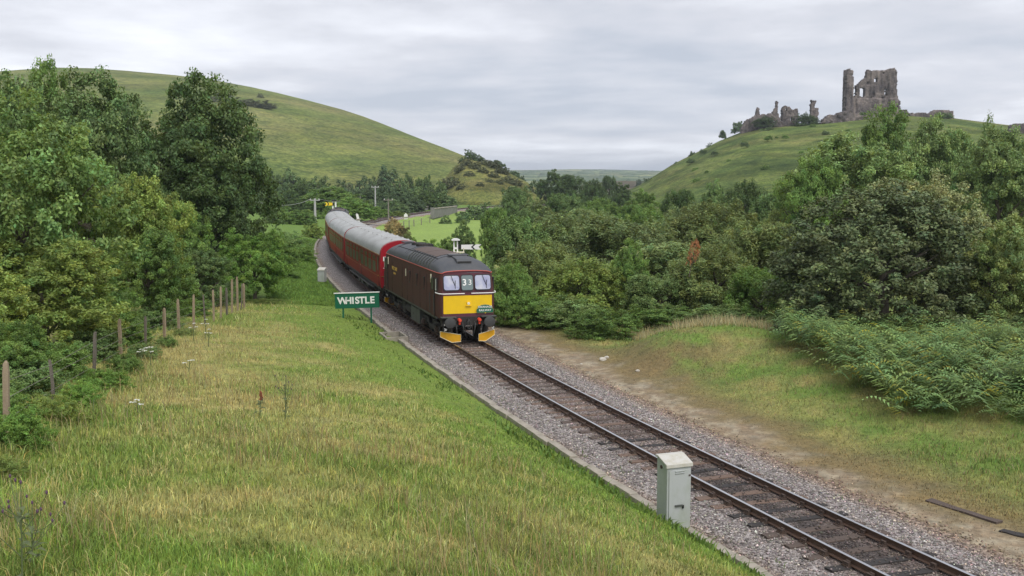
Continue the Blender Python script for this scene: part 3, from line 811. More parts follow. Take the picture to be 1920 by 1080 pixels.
    hdb = MB().prism(hb, lambda p, e2: (.80 + p[0], -.07 - (.02 if e2 else 0), 1.555 + p[1])).build('headboard', M_grn, t)
    lettering('headboard_lettering', 'SWANAGE', .135, M_white, hdb, Matrix.Translation((.80, -.093, 1.63)) @ FACE_FRONT, .002, .002, 1.02)
    lettering('headboard_lettering', 'RAILWAY', .135, M_white, hdb, Matrix.Translation((.80, -.093, 1.475)) @ FACE_FRONT, .002, .002, 1.02)
    MB().tube([(.80 + x, -.082, 1.555 + z) for x, z in hb + hb[:1]], .008, 4).build('headboard_rim', M_gold, hdb)
    MB().box((.82, -.075, 1.36), (.05, .03, .05)).build('lamp_iron', M_yel, t)
    # side doors, windows, louvres
    for sx in (-1, 1):
        X = sx * 1.372
        for yd in (1.22, L - 1.22):
            b = MB().box((X, yd, 2.02), (.02, .74, 1.70)); d = b.build('cab_door', M_maroon, t, bevel=.006)
            for yy2 in (yd - .38, yd + .38):
                MB().box((X + sx * .004, yy2, 2.0), (.025, .018, 1.74)).build('door_edge', M_rub, d)
            b = MB().box((X + sx * .0, yd, 2.66), (.045, .46, .58)); b.build('door_window', M_rub, d); MB().box((X + sx * .012, yd, 2.66), (.03, .38, .5)).build('pane', M_glass, d)
            for q in (yd - .45, yd + .45):
                MB().cyl((X + sx * .06, q, 1.35), (X + sx * .06, q, 2.2), .018, n=6).build('grab_rail', M_blk2, d)
            sg = 1 if yd < 7 else -1
            MB().box((X - sx * .015, yd + sg * .47, 2.86), (.05, .055, .40)).build('grab_patch', M_cream, d)
            ys_ = .62 if yd < 7 else L - .62
            w = MB().box((X - sx * .025, ys_, 2.66), (.05, .40, .60)).build('cab_side_window', M_rub, t)
            MB().box((X - sx * .012, ys_ + .06 * sg, 2.66), (.04, .24, .52)).build('pane', M_glass, w); MB().box((X - sx * .004, ys_ - .07 * sg, 2.66), (.04, .05, .52)).build('window_bar', M_white, w)
            for z in (.95, .72):
                MB().box((sx * 1.25, yd, z), (.25, .4, .03)).build('step', M_blk, t)
        for yv in (3.35, 5.1, 6.9):
            w = MB().box((X - sx * .02, yv, 2.48), (.05, .30, .62)).build('engine_room_window', M_rub, t, bevel=.01)
            MB().box((X - sx * .01, yv, 2.48), (.045, .18, .48)).build('pane', M_maroon, w)
        MB().box((X - sx * .005, 7.9, 2.62), (.03, .09, .38)).build('cream_label', M_cream, t)
        for yv in (8.9, 11.9):
            MB().box((X - sx * .005, yv, 2.1), (.018, .012, 1.8)).build('panel_seam', M_rub, t)
        for yv in (2.6, 4.2, 6.0, 7.5):
            MB().box((X - sx * .005, yv, 2.1), (.016, .01, 1.8)).build('panel_seam', M_rub, t)
        b = MB().box((sx * 1.34, L / 2, 1.13), (.06, L - .9, .07)); b.build('solebar', M_blk2, t)
        # roof louvre ribs on the shoulder
        for yv in np.arange(2.7, 8.2, .62):
            P = []
            for a in np.linspace(4, 42, 7):
                P.append((-sx * -1 * (1.28 * math.cos(R(a)) + .012), yv, CZ + .69 * math.sin(R(a)) ** .85 + .012))
            MB().tube(P, .035, 5).build('roof_rib', M_boxg, rf)
        for z_a in (46,):
            MB().tube([(sx * 1.28 * math.cos(R(z_a)), yv, CZ + .69 * math.sin(R(z_a)) ** .85 + .015) for yv in np.linspace(2.3, 12.4, 5)], .014, 4).build('roof_seam', M_rub, rf)
        for yv in np.arange(2.9, 8.4, .62):
            MB().box((sx * .86, yv, CZ + .69 * math.sin(math.acos(.86 / 1.28)) ** .85 + .02), (.12, .03, .03)).build('roof_hinge', M_rub, rf)
        lettering('side_lettering', 'WEST COAST', .27, M_gold, t, Matrix.Translation((sx * 1.378, 11.1, 2.55)) @ (FACE_LEFT if sx < 0 else Matrix.Rotation(math.pi, 4, 'Z') @ FACE_LEFT), .003, .006, .95)
        lettering('side_lettering', 'RAILWAYS', .15, M_gold, t, Matrix.Translation((sx * 1.378, 11.1, 2.28)) @ (FACE_LEFT if sx < 0 else Matrix.Rotation(math.pi, 4, 'Z') @ FACE_LEFT), .003, .003, 1.0)
    # roof furniture
    def arcz(x):
        return CZ + .69 * (1 - (x / 1.28) ** 2) ** .425
    b = MB()
    for y0, y1, dz in ((3.0, 5.6, .012), (5.64, 8.6, .016)):
        rings = [[(x, y, arcz(x) + dz) for x in np.linspace(-.78, .78, 9)] + [(x, y, arcz(x) - .02) for x in np.linspace(.78, -.78, 9)] for y in (y0, y1)]
        b.loft(rings, True)
    b.build('roof_hatch', M_roofb, rf, smooth=True)
    b = MB(); rings = [[(x, y, arcz(x) + .03) for x in np.linspace(-.3, .55, 5)] + [(x, y, arcz(x)) for x in np.linspace(.55, -.3, 5)] for y in (2.35, 2.85)]; b.loft(rings); b.build('roof_panel', paint('roof_pale', (.30, .27, .25), .7), rf)
    for y in (2.2, 2.95, 8.7, 9.2, 12.2):
        MB().tube([(x, y, arcz(x) + .004) for x in np.linspace(-1.15, 1.15, 13)], .012, 4).build('roof_seam', M_rub, rf)
    b = MB(); b.prism([(.62, 3.46), (.62, 3.72), (.72, 3.82), (1.9, 3.925), (1.9, 3.7), (1.0, 3.5)], lambda p, e2: (-.36 if e2 == 0 else .36, p[0], p[1])); hn = b.build('horn_box', M_roofg, rf, bevel=.015)
    MB().box((0, .615, 3.60), (.62, .02, .2)).build('grille', M_rub, hn)
    MB().box((0, 1.9, 3.93), (.95, .5, .05)).build('roof_hatch', M_roofg, rf, bevel=.01)
    for y in (9.8, 11.0):
        b = MB().cyl((0, y, arcz(0) - .05), (0, y, arcz(0) + .10), .42, .40, 18); b.cyl((0, y, arcz(0) + .1), (0, y, arcz(0) + .11), .3, .3, 18); b.build('roof_fan', M_blk, rf)
    MB().box((.5, 10.4, arcz(.5) + .05), (.16, 1.0, .12)).build('exhaust', M_blk, rf); MB().box((-.3, 12.8, 3.93), (.6, .7, .06)).build('roof_hatch', M_roofg, rf)
    # underframe
    bogie(t, 2.75, 3.0); bogie(t, L - 2.75, 3.0)
    MB().box((0, L / 2, 1.0), (2.2, L - 1.0, .22)).build('underframe', M_blk, t)
    for sx in (-1, 1):
        b = MB().box((sx * 1.05, 6.45, .62), (.42, 1.35, .72)); bx_ = b.build('battery_box', M_boxg, t, bevel=.015)
        MB().box((sx * 1.262, 6.45, .62), (.012, .06, .12)).build('catch', M_rub, bx_)
        b = MB().box((sx * 1.05, 5.3, .62), (.42, .85, .72)); b.build('battery_box', M_boxg, t, bevel=.015)
        b = MB().cyl((sx * .95, 7.5, .65), (sx * .95, 8.9, .65), .26, n=14); b.build('air_tank', M_blk, t, smooth=True)
        b = MB().box((sx * .95, 9.6, .6), (.4, .8, .6)); b.build('tool_box', M_blk, t, bevel=.01)
    return t
loco = make_loco()

# ---------------------------------------------------------------- coaches
M_cm = paint('coach_maroon', (0.29, 0.014, 0.024), 0.45, 0, 0.3, (0.17, 0.04, 0.03), 1.5, (1, .6, 2), spec=0.06)
M_croof = paint('coach_roof_grey', (0.38, 0.39, 0.39), 0.7, 0, 0.55, (0.17, 0.165, 0.155), 1.3, (1, .35, 1))
M_lin = paint('coach_lining', (0.34, 0.16, 0.05), 0.7, 0, 0.2)
def make_coach(s0, s1, label, rim=.03):
    L = s1 - s0
    t = vehicle('railway_coach', label, 'coach', s0, s1, 'maroon coaches behind the locomotive')
    SZ = 3.02
    side = [(-1.33, 1.02), (-1.40, 1.35), (-1.41, 2.0), (-1.40, 2.6), (-1.375, SZ)]
    arch = [(-1.375 * math.cos(R(a)), SZ + .82 * math.sin(R(a)) ** .8) for a in np.linspace(0, 180, 17)]
    ring = lambda y: [(x, y, z) for x, z in side + arch[1:-1] + [(-x, z) for x, z in reversed(side)]]
    MB().loft([ring(0), ring(.06), ring(L - .06), ring(L)], True).build('body', M_cm, t, smooth=True)
    ra = [(-1.415, SZ - .03)] + [(-1.40 * math.cos(R(a)), SZ + .845 * math.sin(R(a)) ** .8) for a in np.linspace(2, 178, 17)] + [(1.415, SZ - .03)]
    rin = [(x * .985, z - .03) for x, z in reversed(ra)]
    rings = [[(x, y, z) for x, z in ra + rin] for y in (rim, L * .33, L * .66, L - .015)]
    rf = MB().loft(rings, True).build('roof', M_croof, t, smooth=True)
    for y in np.linspace(1.2, L - 1.2, 9):
        for x in ((-.45, .45) if L > 3 else ()):
            z = SZ + .845 * math.sin(math.acos(x / 1.4)) ** .8
            b = MB().cyl((x, y, z - .02), (x, y, z + .05), .13, .10, 10); b.build('roof_vent', M_croof, rf)
    for sx in (-1, 1):
        MB().box((sx * 1.425, L / 2, SZ - .03), (.03, L - .84, .035)).build('gutter', M_lin if sx else M_lin, rf)
        X = sx * 1.405
        def window(y, w, z0, z1):
            f_ = MB().box((X, y, (z0 + z1) / 2), (.022, w, z1 - z0)).build('window', M_cm, t, bevel=.006)
            MB().box((X + sx * .004, y, (z0 + z1 - .34) / 2), (.022, w - .10, z1 - z0 - .36 - .04)).build('pane', M_glass, f_)
            MB().box((X - sx * .002, y, z1 - .17), (.03, w - .16, .24)).build('top_light', M_vent, f_)
        doors = [1.05, L * .5, L - 1.05]
        for y in doors:
            d = MB().box((X, y, 1.98), (.02, .72, 1.84)).build('door', M_cm, t, bevel=.006)
            for yy in (y - .37, y + .37):
                MB().box((X + sx * .002, yy, 1.98), (.024, .016, 1.86)).build('door_edge', M_blk, d)
            MB().box((X + sx * .003, y, 2.42), (.024, .46, .80)).build('pane', M_glass, d)
            MB().box((X + sx * .025, y - .26, 1.72), (.03, .12, .03)).build('handle', M_gold, d)
        seg = (L * .5 - 1.05 - .8) 
        for k2 in range(4):
            for base in (1.05, L * .5):
                y = base + .62 + (seg / 4) * (k2 + .5) - .1 + .1
                window(y, seg / 4 - .42, 1.78, 2.86)
        for z, m_ in ((1.66, M_lin), (2.93, M_lin)):
            MB().box((X + sx * -.006, L / 2, z), (.03, L - .2, .018)).build('lining', m_, t)
        MB().box((sx * 1.30, L / 2, .96), (.1, L - .3, .16)).build('solebar', M_blk, t)
        MB().box((sx * 1.36, L / 2, .78), (.22, L - 6.5, .03)).build('footboard', M_blk2, t)
        for yb, wbx in ((8.0, 1.6), (10.6, 1.1), (12.2, .8)):
            MB().box((sx * .95, yb, .58), (.5, wbx, .5)).build('battery_box', M_boxg if wbx < 1.2 else M_blk, t, bevel=.01)
        MB().tube([(sx * .9, 6.5, .9), (sx * .9, 8.5, .42), (sx * .9, L - 8.5, .42), (sx * .9, L - 6.5, .9)], .03, 5).build('truss_rod', M_blk, t)
    for end in (1, -1):
        f = (lambda y: y) if end > 0 else (lambda y: L - y)
        b = MB().box((0, f(-.14), 2.05), (.98, .3, 2.05)); b.build('gangway', M_rub, t, bevel=.04)
        b = MB().box((0, f(-.03), .98), (2.5, .12, .3)); b.build('headstock', M_blk, t)
        for sx in (-1, 1):
            MB().cyl((sx * .87, f(0), .98), (sx * .87, f(-.28), .98), .12, .19, 12).build('buffer', M_blk, t)
            MB().cyl((sx * .6, f(-.05), .9), (sx * .6, f(-.05), .5), .03, n=6).build('hose', M_red, t)
        if end > 0:
            w = MB().box((-1.13, -.012, 2.76), (.2, .02, .26)).build('warning_plate', M_white, t)
            MB().prism([(-.02, .09), (.05, .09), (.01, .02), (.05, .02), (-.05, -.1), (-.01, -.01), (-.05, -.01)], lambda p, e2: (-1.13 + p[0], -.024 - (.004 if e2 else 0), 2.76 + p[1])).build('flash_mark', M_rub, w)
            MB().tube([(-1.36, -.03, 1.72), (1.36, -.03, 1.72)], .02, 4).build('end_lining', M_lin, t)
            for sx in (-1, 1):
                for z in (1.4, 1.9, 2.4):
                    MB().box((sx * .75, -.04, z), (.3, .08, .03)).build('step_iron', M_blk, t)
    MB().box((0, L / 2, .95), (2.3, L - .4, .14)).build('underframe', M_blk, t)
    bogie(t, 2.95, 2.6, .98, .55); bogie(t, L - 2.95, 2.6, .98, .55)
    return t
make_coach(15.95, 35.55, 'maroon coach with grey roof coupled directly behind the locomotive', .42)
make_coach(36.15, 55.75, 'maroon coach with grey roof in the middle of the train, second from the locomotive')
make_coach(56.35, 75.95, 'maroon coach with grey roof farthest from the camera, third from the locomotive')
tail = copy_tree(loco, None, ('headboard', 'headcode_figure'))
tag(tail, 'dark roofed vehicle at the far end of the train past the grey roofed coaches', 'locomotive')
a = trk(76.9 + 2.5); c = trk(91.8 - 2.5); th = math.atan2(c.x - a.x, c.y - a.y)
tail.location = (a.x - math.sin(th) * 2.5, a.y - math.cos(th) * 2.5, 0); tail.rotation_euler = (0, 0, -th)

# ================================================================== LINESIDE THINGS
# ---- whistle board
def sign():
    p = unproj(652, 590, 43.0)
    Y = 57.5
    cx = xat(669.5, Y, .9)
    t = thing('whistle_board', 'green trackside board reading WHISTLE in white letters on two green posts', 'sign', (cx, Y, 0), R(-4))
    zb = zat(577, Y); zt = zat(549.5, Y); w = 2.43; h = zt - zb; zc = (zb + zt) / 2
    TI = R(-2.2)
    def tilt(o):
        o.rotation_euler = (0, TI, 0); o.location = (0, 0, zc)
        return o
    bd = tilt(MB().box((0, 0, 0), (w, .05, h)).build('board', M_grn, t, bevel=.006))
    MB().box((0, -.01, h / 2 + .02), (w + .08, .10, .045)).build('cap_strip', M_white, bd, bevel=.006)
    MB().box((0, 0, -h / 2 - .008), (w + .01, .055, .02)).build('bottom_edge', M_grn, bd)
    for i, ch in enumerate('WHISTLE'):
        xs = [-.80, -.47, -.22, .015, .27, .555, .84][i]
        lettering('letter', ch, .51, M_white, bd, Matrix.Translation((xs, -.032, -.01)) @ FACE_FRONT, .006, .017)
    for u in (-.78, .76):
        x = u; zg = gz(cx + x, Y) - .15
        MB().box((x, .045, (zg + zc) / 2), (.085, .06, zc - zg)).build('post', M_grn, t, bevel=.006)
    return t
sign()

# ---- lineside cabinets
M_cab = paint('cabinet_grey', (0.39, 0.41, 0.41), 0.55, 0, 0.7, (0.235, 0.27, 0.19), 2.2, (1, 1, .5))
M_cabtop = paint('cabinet_top', (0.50, 0.49, 0.46), 0.7, 0, 0.5, (0.29, 0.25, 0.11), 5)
def cabinet(loc, rz, w, d, h, label, detail=True):
    t = thing('lineside_cabinet', label, 'cabinet', loc, rz)
    b = MB(); b.prism([(-d / 2, 0), (d / 2, 0), (d / 2, h), (-d / 2, h - .10)], lambda p, e2: (-w / 2 if e2 == 0 else w / 2, p[0], p[1])); b.build('case', M_cab, t, bevel=.008)
    b = MB(); b.prism([(-d / 2 - .035, h - .165), (-d / 2 - .03, h - .085), (d / 2 - .08, h + .045), (d / 2 + .03, h + .045), (d / 2 + .03, h - .02), (d / 2 - .1, h + .01), (-d / 2 + .02, h - .11), (-d / 2 + .02, h - .165)], lambda p, e2: (-w / 2 - .03 if e2 == 0 else w / 2 + .03, p[0], p[1])); b.build('lid', M_cabtop, t, bevel=.006)
    if detail:
        dr = MB().box((.012, -d / 2 - .012, (h - .22) / 2 + .02), (w - .06, .024, h - .26)).build('door', M_cab, t, bevel=.006)
        for z in (h - .25, h - .295):
            MB().box((.0, -d / 2 - .03, z), (w * .38, .02, .022), rx=R(20)).build('louvre', M_cab, dr)
        MB().box((-.02, -d / 2 - .045, .62), (.19, .03, .035)).build('handle', M_boxg, dr); MB().box((.085, -d / 2 - .045, .585), (.035, .03, .07)).build('padlock', M_rub, dr)
        for z in (h - .36,):
            MB().box((w / 2 - .05, -d / 2 - .03, z), (.05, .02, .03)).build('hinge', M_iron, dr)
        MB().cyl((-w / 2 - .02, .02, h - .19), (-w / 2, .02, h - .19), .04, n=8).build('lifting_eye', M_iron, t)
    return t
pc = unproj(1262, 992, 23.2)
cabinet((pc.x, 23.2, gz(pc.x, 23.2) - .12 if False else pc.z), R(21), .60, .46, 1.64, 'tall pale grey lineside cabinet with sloping lid beside the near track')
pf = unproj(604, 528, 79.0)
cabinet((pf.x, 79.0, pf.z), R(-10), .52, .5, 1.0, 'small grey lineside cabinet far back on the ballast left of the coaches', False)

# ---- signals
def signal_post(t, H, top_white=True, ladder=True):
    for x in (-.10, .10):
        MB().box((x, 0, H / 2), (.075, .11, H)).build('upright', M_white, t, bevel=.008)
    for z in np.arange(.5, H - .2, .75):
        MB().box((0, 0, z), (.2, .1, .1)).build('batten', M_white, t)
    b = MB(); b.prism([(-.24, 0), (.24, 0), (.24, .05), (.09, .12), (-.09, .12), (-.24, .05)], lambda p, e2: (p[0], -.2 if e2 == 0 else .2, H + p[1])); b.build('cap', M_white, t)
Yd = 62.0; zt = zat(446, Yd); pb = unproj(854.5, 470, Yd)
sg = thing('semaphore_signal', 'white post signal with a white arm and black chevron above the locomotive roof', 'signal', (pb.x, Yd, gz(pb.x, Yd)), R(4))
Hs = zt - gz(pb.x, Yd) - .15
signal_post(sg, Hs)
za = zat(463, Yd) - gz(pb.x, Yd)
arm = MB().prism([(.10, -.13), (1.27, -.15), (1.10, 0), (1.27, .15), (.10, .13)], lambda p, e2: (.22 + p[0], -.08 if e2 == 0 else -.11, za + p[1]))
arm = arm.build('signal_arm', M_white, sg)
MB().prism([(.66, 0), (.82, .144), (.94, .147), (.78, 0), (.94, -.147), (.82, -.144)][::-1], lambda p, e2: (.22 + p[0], -.113 if e2 == 1 else -.109, za + p[1])).build('chevron', M_rub, arm)
MB().box((.25, -.02, za), (.22, .10, .26)).build('spectacle', M_rub, sg)
MB().box((0, .0, zat(473, Yd) - gz(pb.x, Yd)), (1.0, .5, .06)).build('platform', M_cream, sg)
MB().tube([(.45, -.2, zat(473, Yd) - gz(pb.x, Yd)), (.45, -.2, zat(471, Yd) - gz(pb.x, Yd) + .2)], .03, 5).build('rail_post', M_cream, sg)
Yy = 166.0; pb2 = unproj(627, 400, Yy); g0 = gz(pb2.x, Yy)
sy = thing('distant_signal', 'slim white post signal with a yellow arm beyond the tail of the train', 'signal', (pb2.x, Yy, g0), 0)
H2 = zat(377, Yy) - g0
for x in (-.22, .22):
    MB().box((x, 0, H2 / 2), (.22, .16, H2)).build('upright', M_white, sy)
MB().box((0, 0, H2 + .1), (.7, .4, .25)).build('cap', M_rub, sy)
za2 = zat(382.5, Yy) - g0
ar2 = MB().prism([(-.25, -.2), (-1.45, -.28), (-1.2, 0), (-1.45, .28), (-.25, .2)][::-1], lambda p, e2: (p[0], -.14 if e2 == 0 else -.18, za2 + p[1])).build('signal_arm', paint('signal_yellow', (.85, .60, .02), .45, 0, .1), sy)
MB().prism([(-.95, -.245), (-.75, 0), (-.95, .245), (-1.1, .25), (-.92, 0), (-1.1, -.25)], lambda p, e2: (p[0], -.186 if e2 == 0 else -.181, za2 + p[1])).build('chevron', M_rub, ar2)
MB().box((-.2, -.1, za2), (.4, .1, .5)).build('spectacle', M_rub, sy)

# ---- telegraph poles and wires
M_pole = paint('pole_wood', (0.21, 0.19, 0.165), 0.9, 0, 0.5, (0.1, 0.085, 0.07), 3)
M_polew = paint('pole_pale', (0.42, 0.42, 0.41), 0.9, 0, 0.3, (0.25, 0.22, 0.2), 3)
def pole(u, vt, vb, Y, label, arms=1, mat=None, r=.13):
    p = unproj(u, vb, Y); zt_ = zat(vt, Y)
    t = thing('telegraph_pole', label, 'pole', (p.x, Y, p.z), 0)
    H = zt_ - p.z
    MB().cyl((0, 0, -.5), (0, 0, H), r * 1.15, r * .8, 8).build('shaft', mat or M_pole, t)
    for i in range(arms):
        MB().box((0, -.1, H - .3 - i * .8), (1.7, .12, .14)).build('crossarm', mat or M_pole, t)
        for x in (-.7, .7):
            MB().cyl((x, -.1, H - .23 - i * .8), (x, -.1, H - .02 - i * .8), .06, .04, 6).build('insulator', M_white, t)
    return p, zt_
pA, zA = pole(591, 372, 412, 178, 'pale slim telegraph pole left of the yellow armed signal', 1, M_polew, .2)
pB, zB = pole(704, 348.5, 398, 236, 'telegraph pole with a crossarm standing tallest among the trees below the hill', 1, M_polew, .17)
pole(676, 367, 398, 225, 'thin bare pole among the trees between two telegraph poles', 0, M_pole, .12)
pole(728.5, 372, 414, 190, 'brown telegraph pole with a short crossarm behind the far curve of track', 1, M_pole, .13)
w = MB()
def wire(p, q, sag=.8, r=.035):
    p = Vector(p); q = Vector(q)
    w.tube([p.lerp(q, k) - Vector((0, 0, sag * 4 * k * (1 - k))) for k in np.linspace(0, 1, 9)], r, 4)
wire((pA.x - .7, 178, zA - .1), (unproj(480, 380, 120).x, 120, zat(378, 120)), .7, .03)
wire((pA.x + .7, 178, zA - .1), (pB.x - 5, 236, zat(372, 236)), .5, .03)
o = w.build('overhead_wires', M_polew); tag(o, 'thin overhead wires strung from the pale telegraph pole over the trees', 'wire')

# ---- small things by the far curve
def marker(name, u, vt, vb, Y, wd, label, cat, mat, lean=0.0):
    p = unproj(u, vb, Y); H = zat(vt, Y) - p.z
    t = thing(name, label, cat, (p.x, Y, p.z))
    b = MB().prism([(-wd / 2, -.3), (wd / 2, -.3), (wd / 2, H - wd * .5), (0, H), (-wd / 2, H - wd * .5)], lambda q_, e2: (q_[0] + lean * q_[1], -.06 if e2 == 0 else .06, q_[1])); b.build('post', mat, t)
    MB().box((0, 0, .05), (wd * 2, .3, .2)).build('foot', M_conc, t)
marker('marker_post', 761, 399.5, 408, 205, .7, 'short white marker post beside the far curve of track', 'post', M_white)
marker('gradient_post', 672, 400, 412, 168, .38, 'leaning white post left of the far track beyond the train', 'post', M_white, -.25)
marker('gradient_post', 653.5, 405, 413, 150, .35, 'tiny pale post just right of the tail of the train', 'post', M_white)
Yc = float(unproj(1, 1, 1).y) * 0 + 182
fc = thing('foot_crossing', 'pale timber foot crossing laid over the far curve of track', 'crossing', (xat(703, 182), 182, 0.0), 0)
for i, (dx_, dy_) in enumerate(((-3.0, 4.5), (-.9, 2.0), (.9, -.2), (3.0, -2.2))):
    MB().box((dx_, dy_ * .3, -.05), (2.4, .9, .10), R(-6)).build('crossing_board', paint('board_pale', (.36, .31, .24), .9, 0, .4), fc)
M_para = paint('parapet_stone', (0.20, 0.195, 0.185), 0.9, 0, 0.6, (0.11, 0.105, 0.10), .8)
def parapet(u0, v0, u1, v1, Y0, Y1, hpx, label):
    a_ = unproj(u0, v0, Y0); c_ = unproj(u1, v1, Y1)
    t = thing('bridge_parapet', label, 'parapet', (a_.x, a_.y, 0))
    L_ = math.hypot(c_.x - a_.x, c_.y - a_.y); an = math.atan2(c_.y - a_.y, c_.x - a_.x); t.rotation_euler = (0, 0, an)
    h = hpx * Y0 / FPX; n = 6
    for i in range(n):
        MB().box((L_ * (i + .5) / n, 0, a_.z + (c_.z - a_.z) * (i + .5) / n - h / 2), (L_ / n - .04, .5, h)).build('wall_panel', M_para, t, bevel=.03)
        MB().box((L_ * (i + .5) / n, 0, a_.z + (c_.z - a_.z) * (i + .5) / n + .08), (L_ / n - .02, .7, .16)).build('coping', M_conc, t)
    for i in (0, 1):
        MB().box((L_ * i, 0, a_.z + (c_.z - a_.z) * i - h / 2 + .1), (.7, .8, h + .4)).build('pier', M_para, t, bevel=.04)
parapet(786, 389, 836, 385, 258, 288, 12, 'grey bridge parapet on the far side of the far curve of track')
parapet(811, 392, 854, 387.5, 226, 258, 17, 'taller grey bridge parapet with pale coping on the near side of the track')
# meadow fence
mf = thing('meadow_fence', 'low post and wire fence between the far track and the green meadow', 'fence')
mfp = []
for u, v in ((726, 416), (735, 415), (748, 413), (757, 412), (767, 411), (776, 409.5), (790, 408), (806, 406)):
    Y = np.interp(u, [726, 806], [168, 215]); p = unproj(u, v, Y); z0 = gz(p.x, Y); mfp.append(Vector((p.x, Y, z0)))
    MB().box((p.x, Y, z0 + .6), (.16, .16, 1.4)).build('post', M_pole, mf)
for z in (.5, .9, 1.15):
    MB().tube([q_ + Vector((0, 0, z)) for q_ in mfp], .02, 4).build('wire', M_pole, mf)

# ---- left boundary fence of concrete and timber posts
M_fpost = paint('fence_concrete', (0.30, 0.235, 0.165), 0.95, 0, 0.7, (0.17, 0.12, 0.07), 5, bmp=.6)
M_fwood = paint('fence_timber', (0.145, 0.125, 0.105), 0.95, 0, 0.6, (0.07, 0.06, 0.045), 6, (6, 6, 1), bmp=.6)
fence = thing('boundary_fence', 'old wire fence of weathered posts along the trees left of the grass bank', 'fence')
FL = [(-4.6, 8.0), (-8.75, 18.2), (-10.7, 25.5), (-12.85, 35.6), (-14.0, 46), (-14.7, 58), (-14.8, 66)]
def fence_at(u):
    best = None
    for i in range(len(FL) - 1):
        for k2 in np.linspace(0, 1, 120):
            x = FL[i][0] + (FL[i + 1][0] - FL[i][0]) * k2; y = FL[i][1] + (FL[i + 1][1] - FL[i][1]) * k2
            z = 1.5; uu = 960 + FPX * x / (y * CP - (z - CAMH) * SP)
            if best is None or abs(uu - u) < best[0]:
                best = (abs(uu - u), x, y)
    return best[1], best[2]
fpts = []
for u, hh, kind, lean in ((20, 1.32, 0, .015), (107, 1.0, 1, -.02), (176, 1.3, 1, .03), (227, 1.34, 0, .0), (271, 1.2, 1, .02), (308, 1.25, 0, .01), (335, 1.45, 0, 0), (362, 1.5, 0, .01), (385, 1.35, 1, -.02), (400, 1.5, 0, 0),
                          (413, 1.55, 0, .01), (425, 1.4, 1, 0), (434, 1.75, 0, .01), (445, 1.8, 0, 0), (451, 1.45, 1, .02), (457, 1.4, 0, 0)):
    x, y = fence_at(u); z = gz(x, y); fpts.append((x, y, z, hh))
    b = MB(); wd = .046 if kind == 0 else random.uniform(.032, .044)
    rings = []
    for q_ in (0, .3, .6, .9, 1.0):
        wj = wd * random.uniform(.92, 1.06) * (.8 if q_ == 1 else 1)
        ox = lean * q_ * hh * 3 + random.uniform(-.006, .006) * (2 if kind else 1); rings.append([(ox - wj, -wj, q_ * (hh + .3) - .3), (ox + wj, -wj, q_ * (hh + .3) - .3), (ox + wj, wj, q_ * (hh + .3) - .3), (ox - wj, wj, q_ * (hh + .3) - .3)])
    b.loft(rings, True)
    if kind == 0:
        b.cyl((lean * hh * 3, 0, hh - .01), (lean * hh * 3, 0, hh + .035), wd * .8, wd * .4, 8)
    o = b.build('post', M_fpost if kind == 0 else M_fwood, fence); o.location = (x, y, z); o.rotation_euler = (0, 0, random.uniform(-.3, .3))
for z in (.35, .7, 1.0):
    P = []
    for i, (x, y, zz, hh) in enumerate(fpts):
        P.append((x, y, zz + min(z, hh - .1)))
    MB().tube(P, .0055, 4).build('wire', M_pole, fence)

# ---- odd timbers and stones
def timber(name, u, v, Y, L_, wd, hgt, rz, label, mat, tiltx=0):
    p = unproj(u, v, Y); z = gz(p.x, Y)
    b = MB(); rings = []
    for y in np.linspace(-L_ / 2, L_ / 2, 6):
        j = lambda: random.uniform(-.012, .012)
        rings.append([(-wd / 2 + j(), y, j()), (wd / 2 + j(), y, j()), (wd / 2 + j(), y, hgt + j()), (-wd / 2 + j(), y, hgt + j())])
    b.loft(rings); o = b.build(name, mat); o.location = (p.x, Y, z - .085); o.rotation_euler = (tiltx, 0, rz)
    return tag(o, label, 'timber')
timber('old_sleeper', 1805, 962, 24.6, 2.0, .22, .12, R(28), 'dark old sleeper lying in dead grass right of the track', M_wood)
timber('old_sleeper', 1915, 1003, 22.9, .9, .22, .12, R(40), 'short dark timber end at the right edge of the picture beyond the ballast', M_wood3)
pp = trk(-30.6, -2.15, -.30)
o = MB().box((0, 0, .04), (.14, 1.5, .06)).build('loose_plank', M_wood); o.location = pp; o.rotation_euler = (R(2), 0, R(42)); tag(o, 'loose wooden plank lying on the ballast left of the near rail', 'plank')
def rock(u, v, Y, r, label, mat, seed):
    g_ = np.random.default_rng(seed); b = MB(); rings = []
    for a in np.linspace(-70, 70, 5):
        rings.append([(r * math.cos(R(a)) * math.cos(t_) * g_.uniform(.75, 1.2), r * .8 * math.cos(R(a)) * math.sin(t_) * g_.uniform(.75, 1.2), r * .62 * math.sin(R(a)) * g_.uniform(.9, 1.1)) for t_ in np.linspace(0, 6.28, 8, endpoint=False)])
    b.loft(rings); o = b.build('chalk_stone', mat); p = unproj(u, v, Y); o.location = (p.x, Y, gz(p.x, Y) + r * .25); return tag(o, label, 'stone')
M_chalk = paint('chalk', (.52, .49, .44), .95, 0, .5, (.3, .26, .2), 8)
rock(1130, 652, 45.6, .16, 'pale chalk lump at the foot of the grassy mound, the largest there', M_chalk, 3)
rock(1138, 650, 45.9, .12, 'pale chalk lump right behind the largest one by the mound', M_chalk, 5)
rock(1090, 664, 44.8, .06, 'small white stone on the dirt left of the chalk lumps', M_chalk, 7)
rock(1196, 679, 42.9, .09, 'flat pale stone on the bare side of the mound', M_chalk, 9)

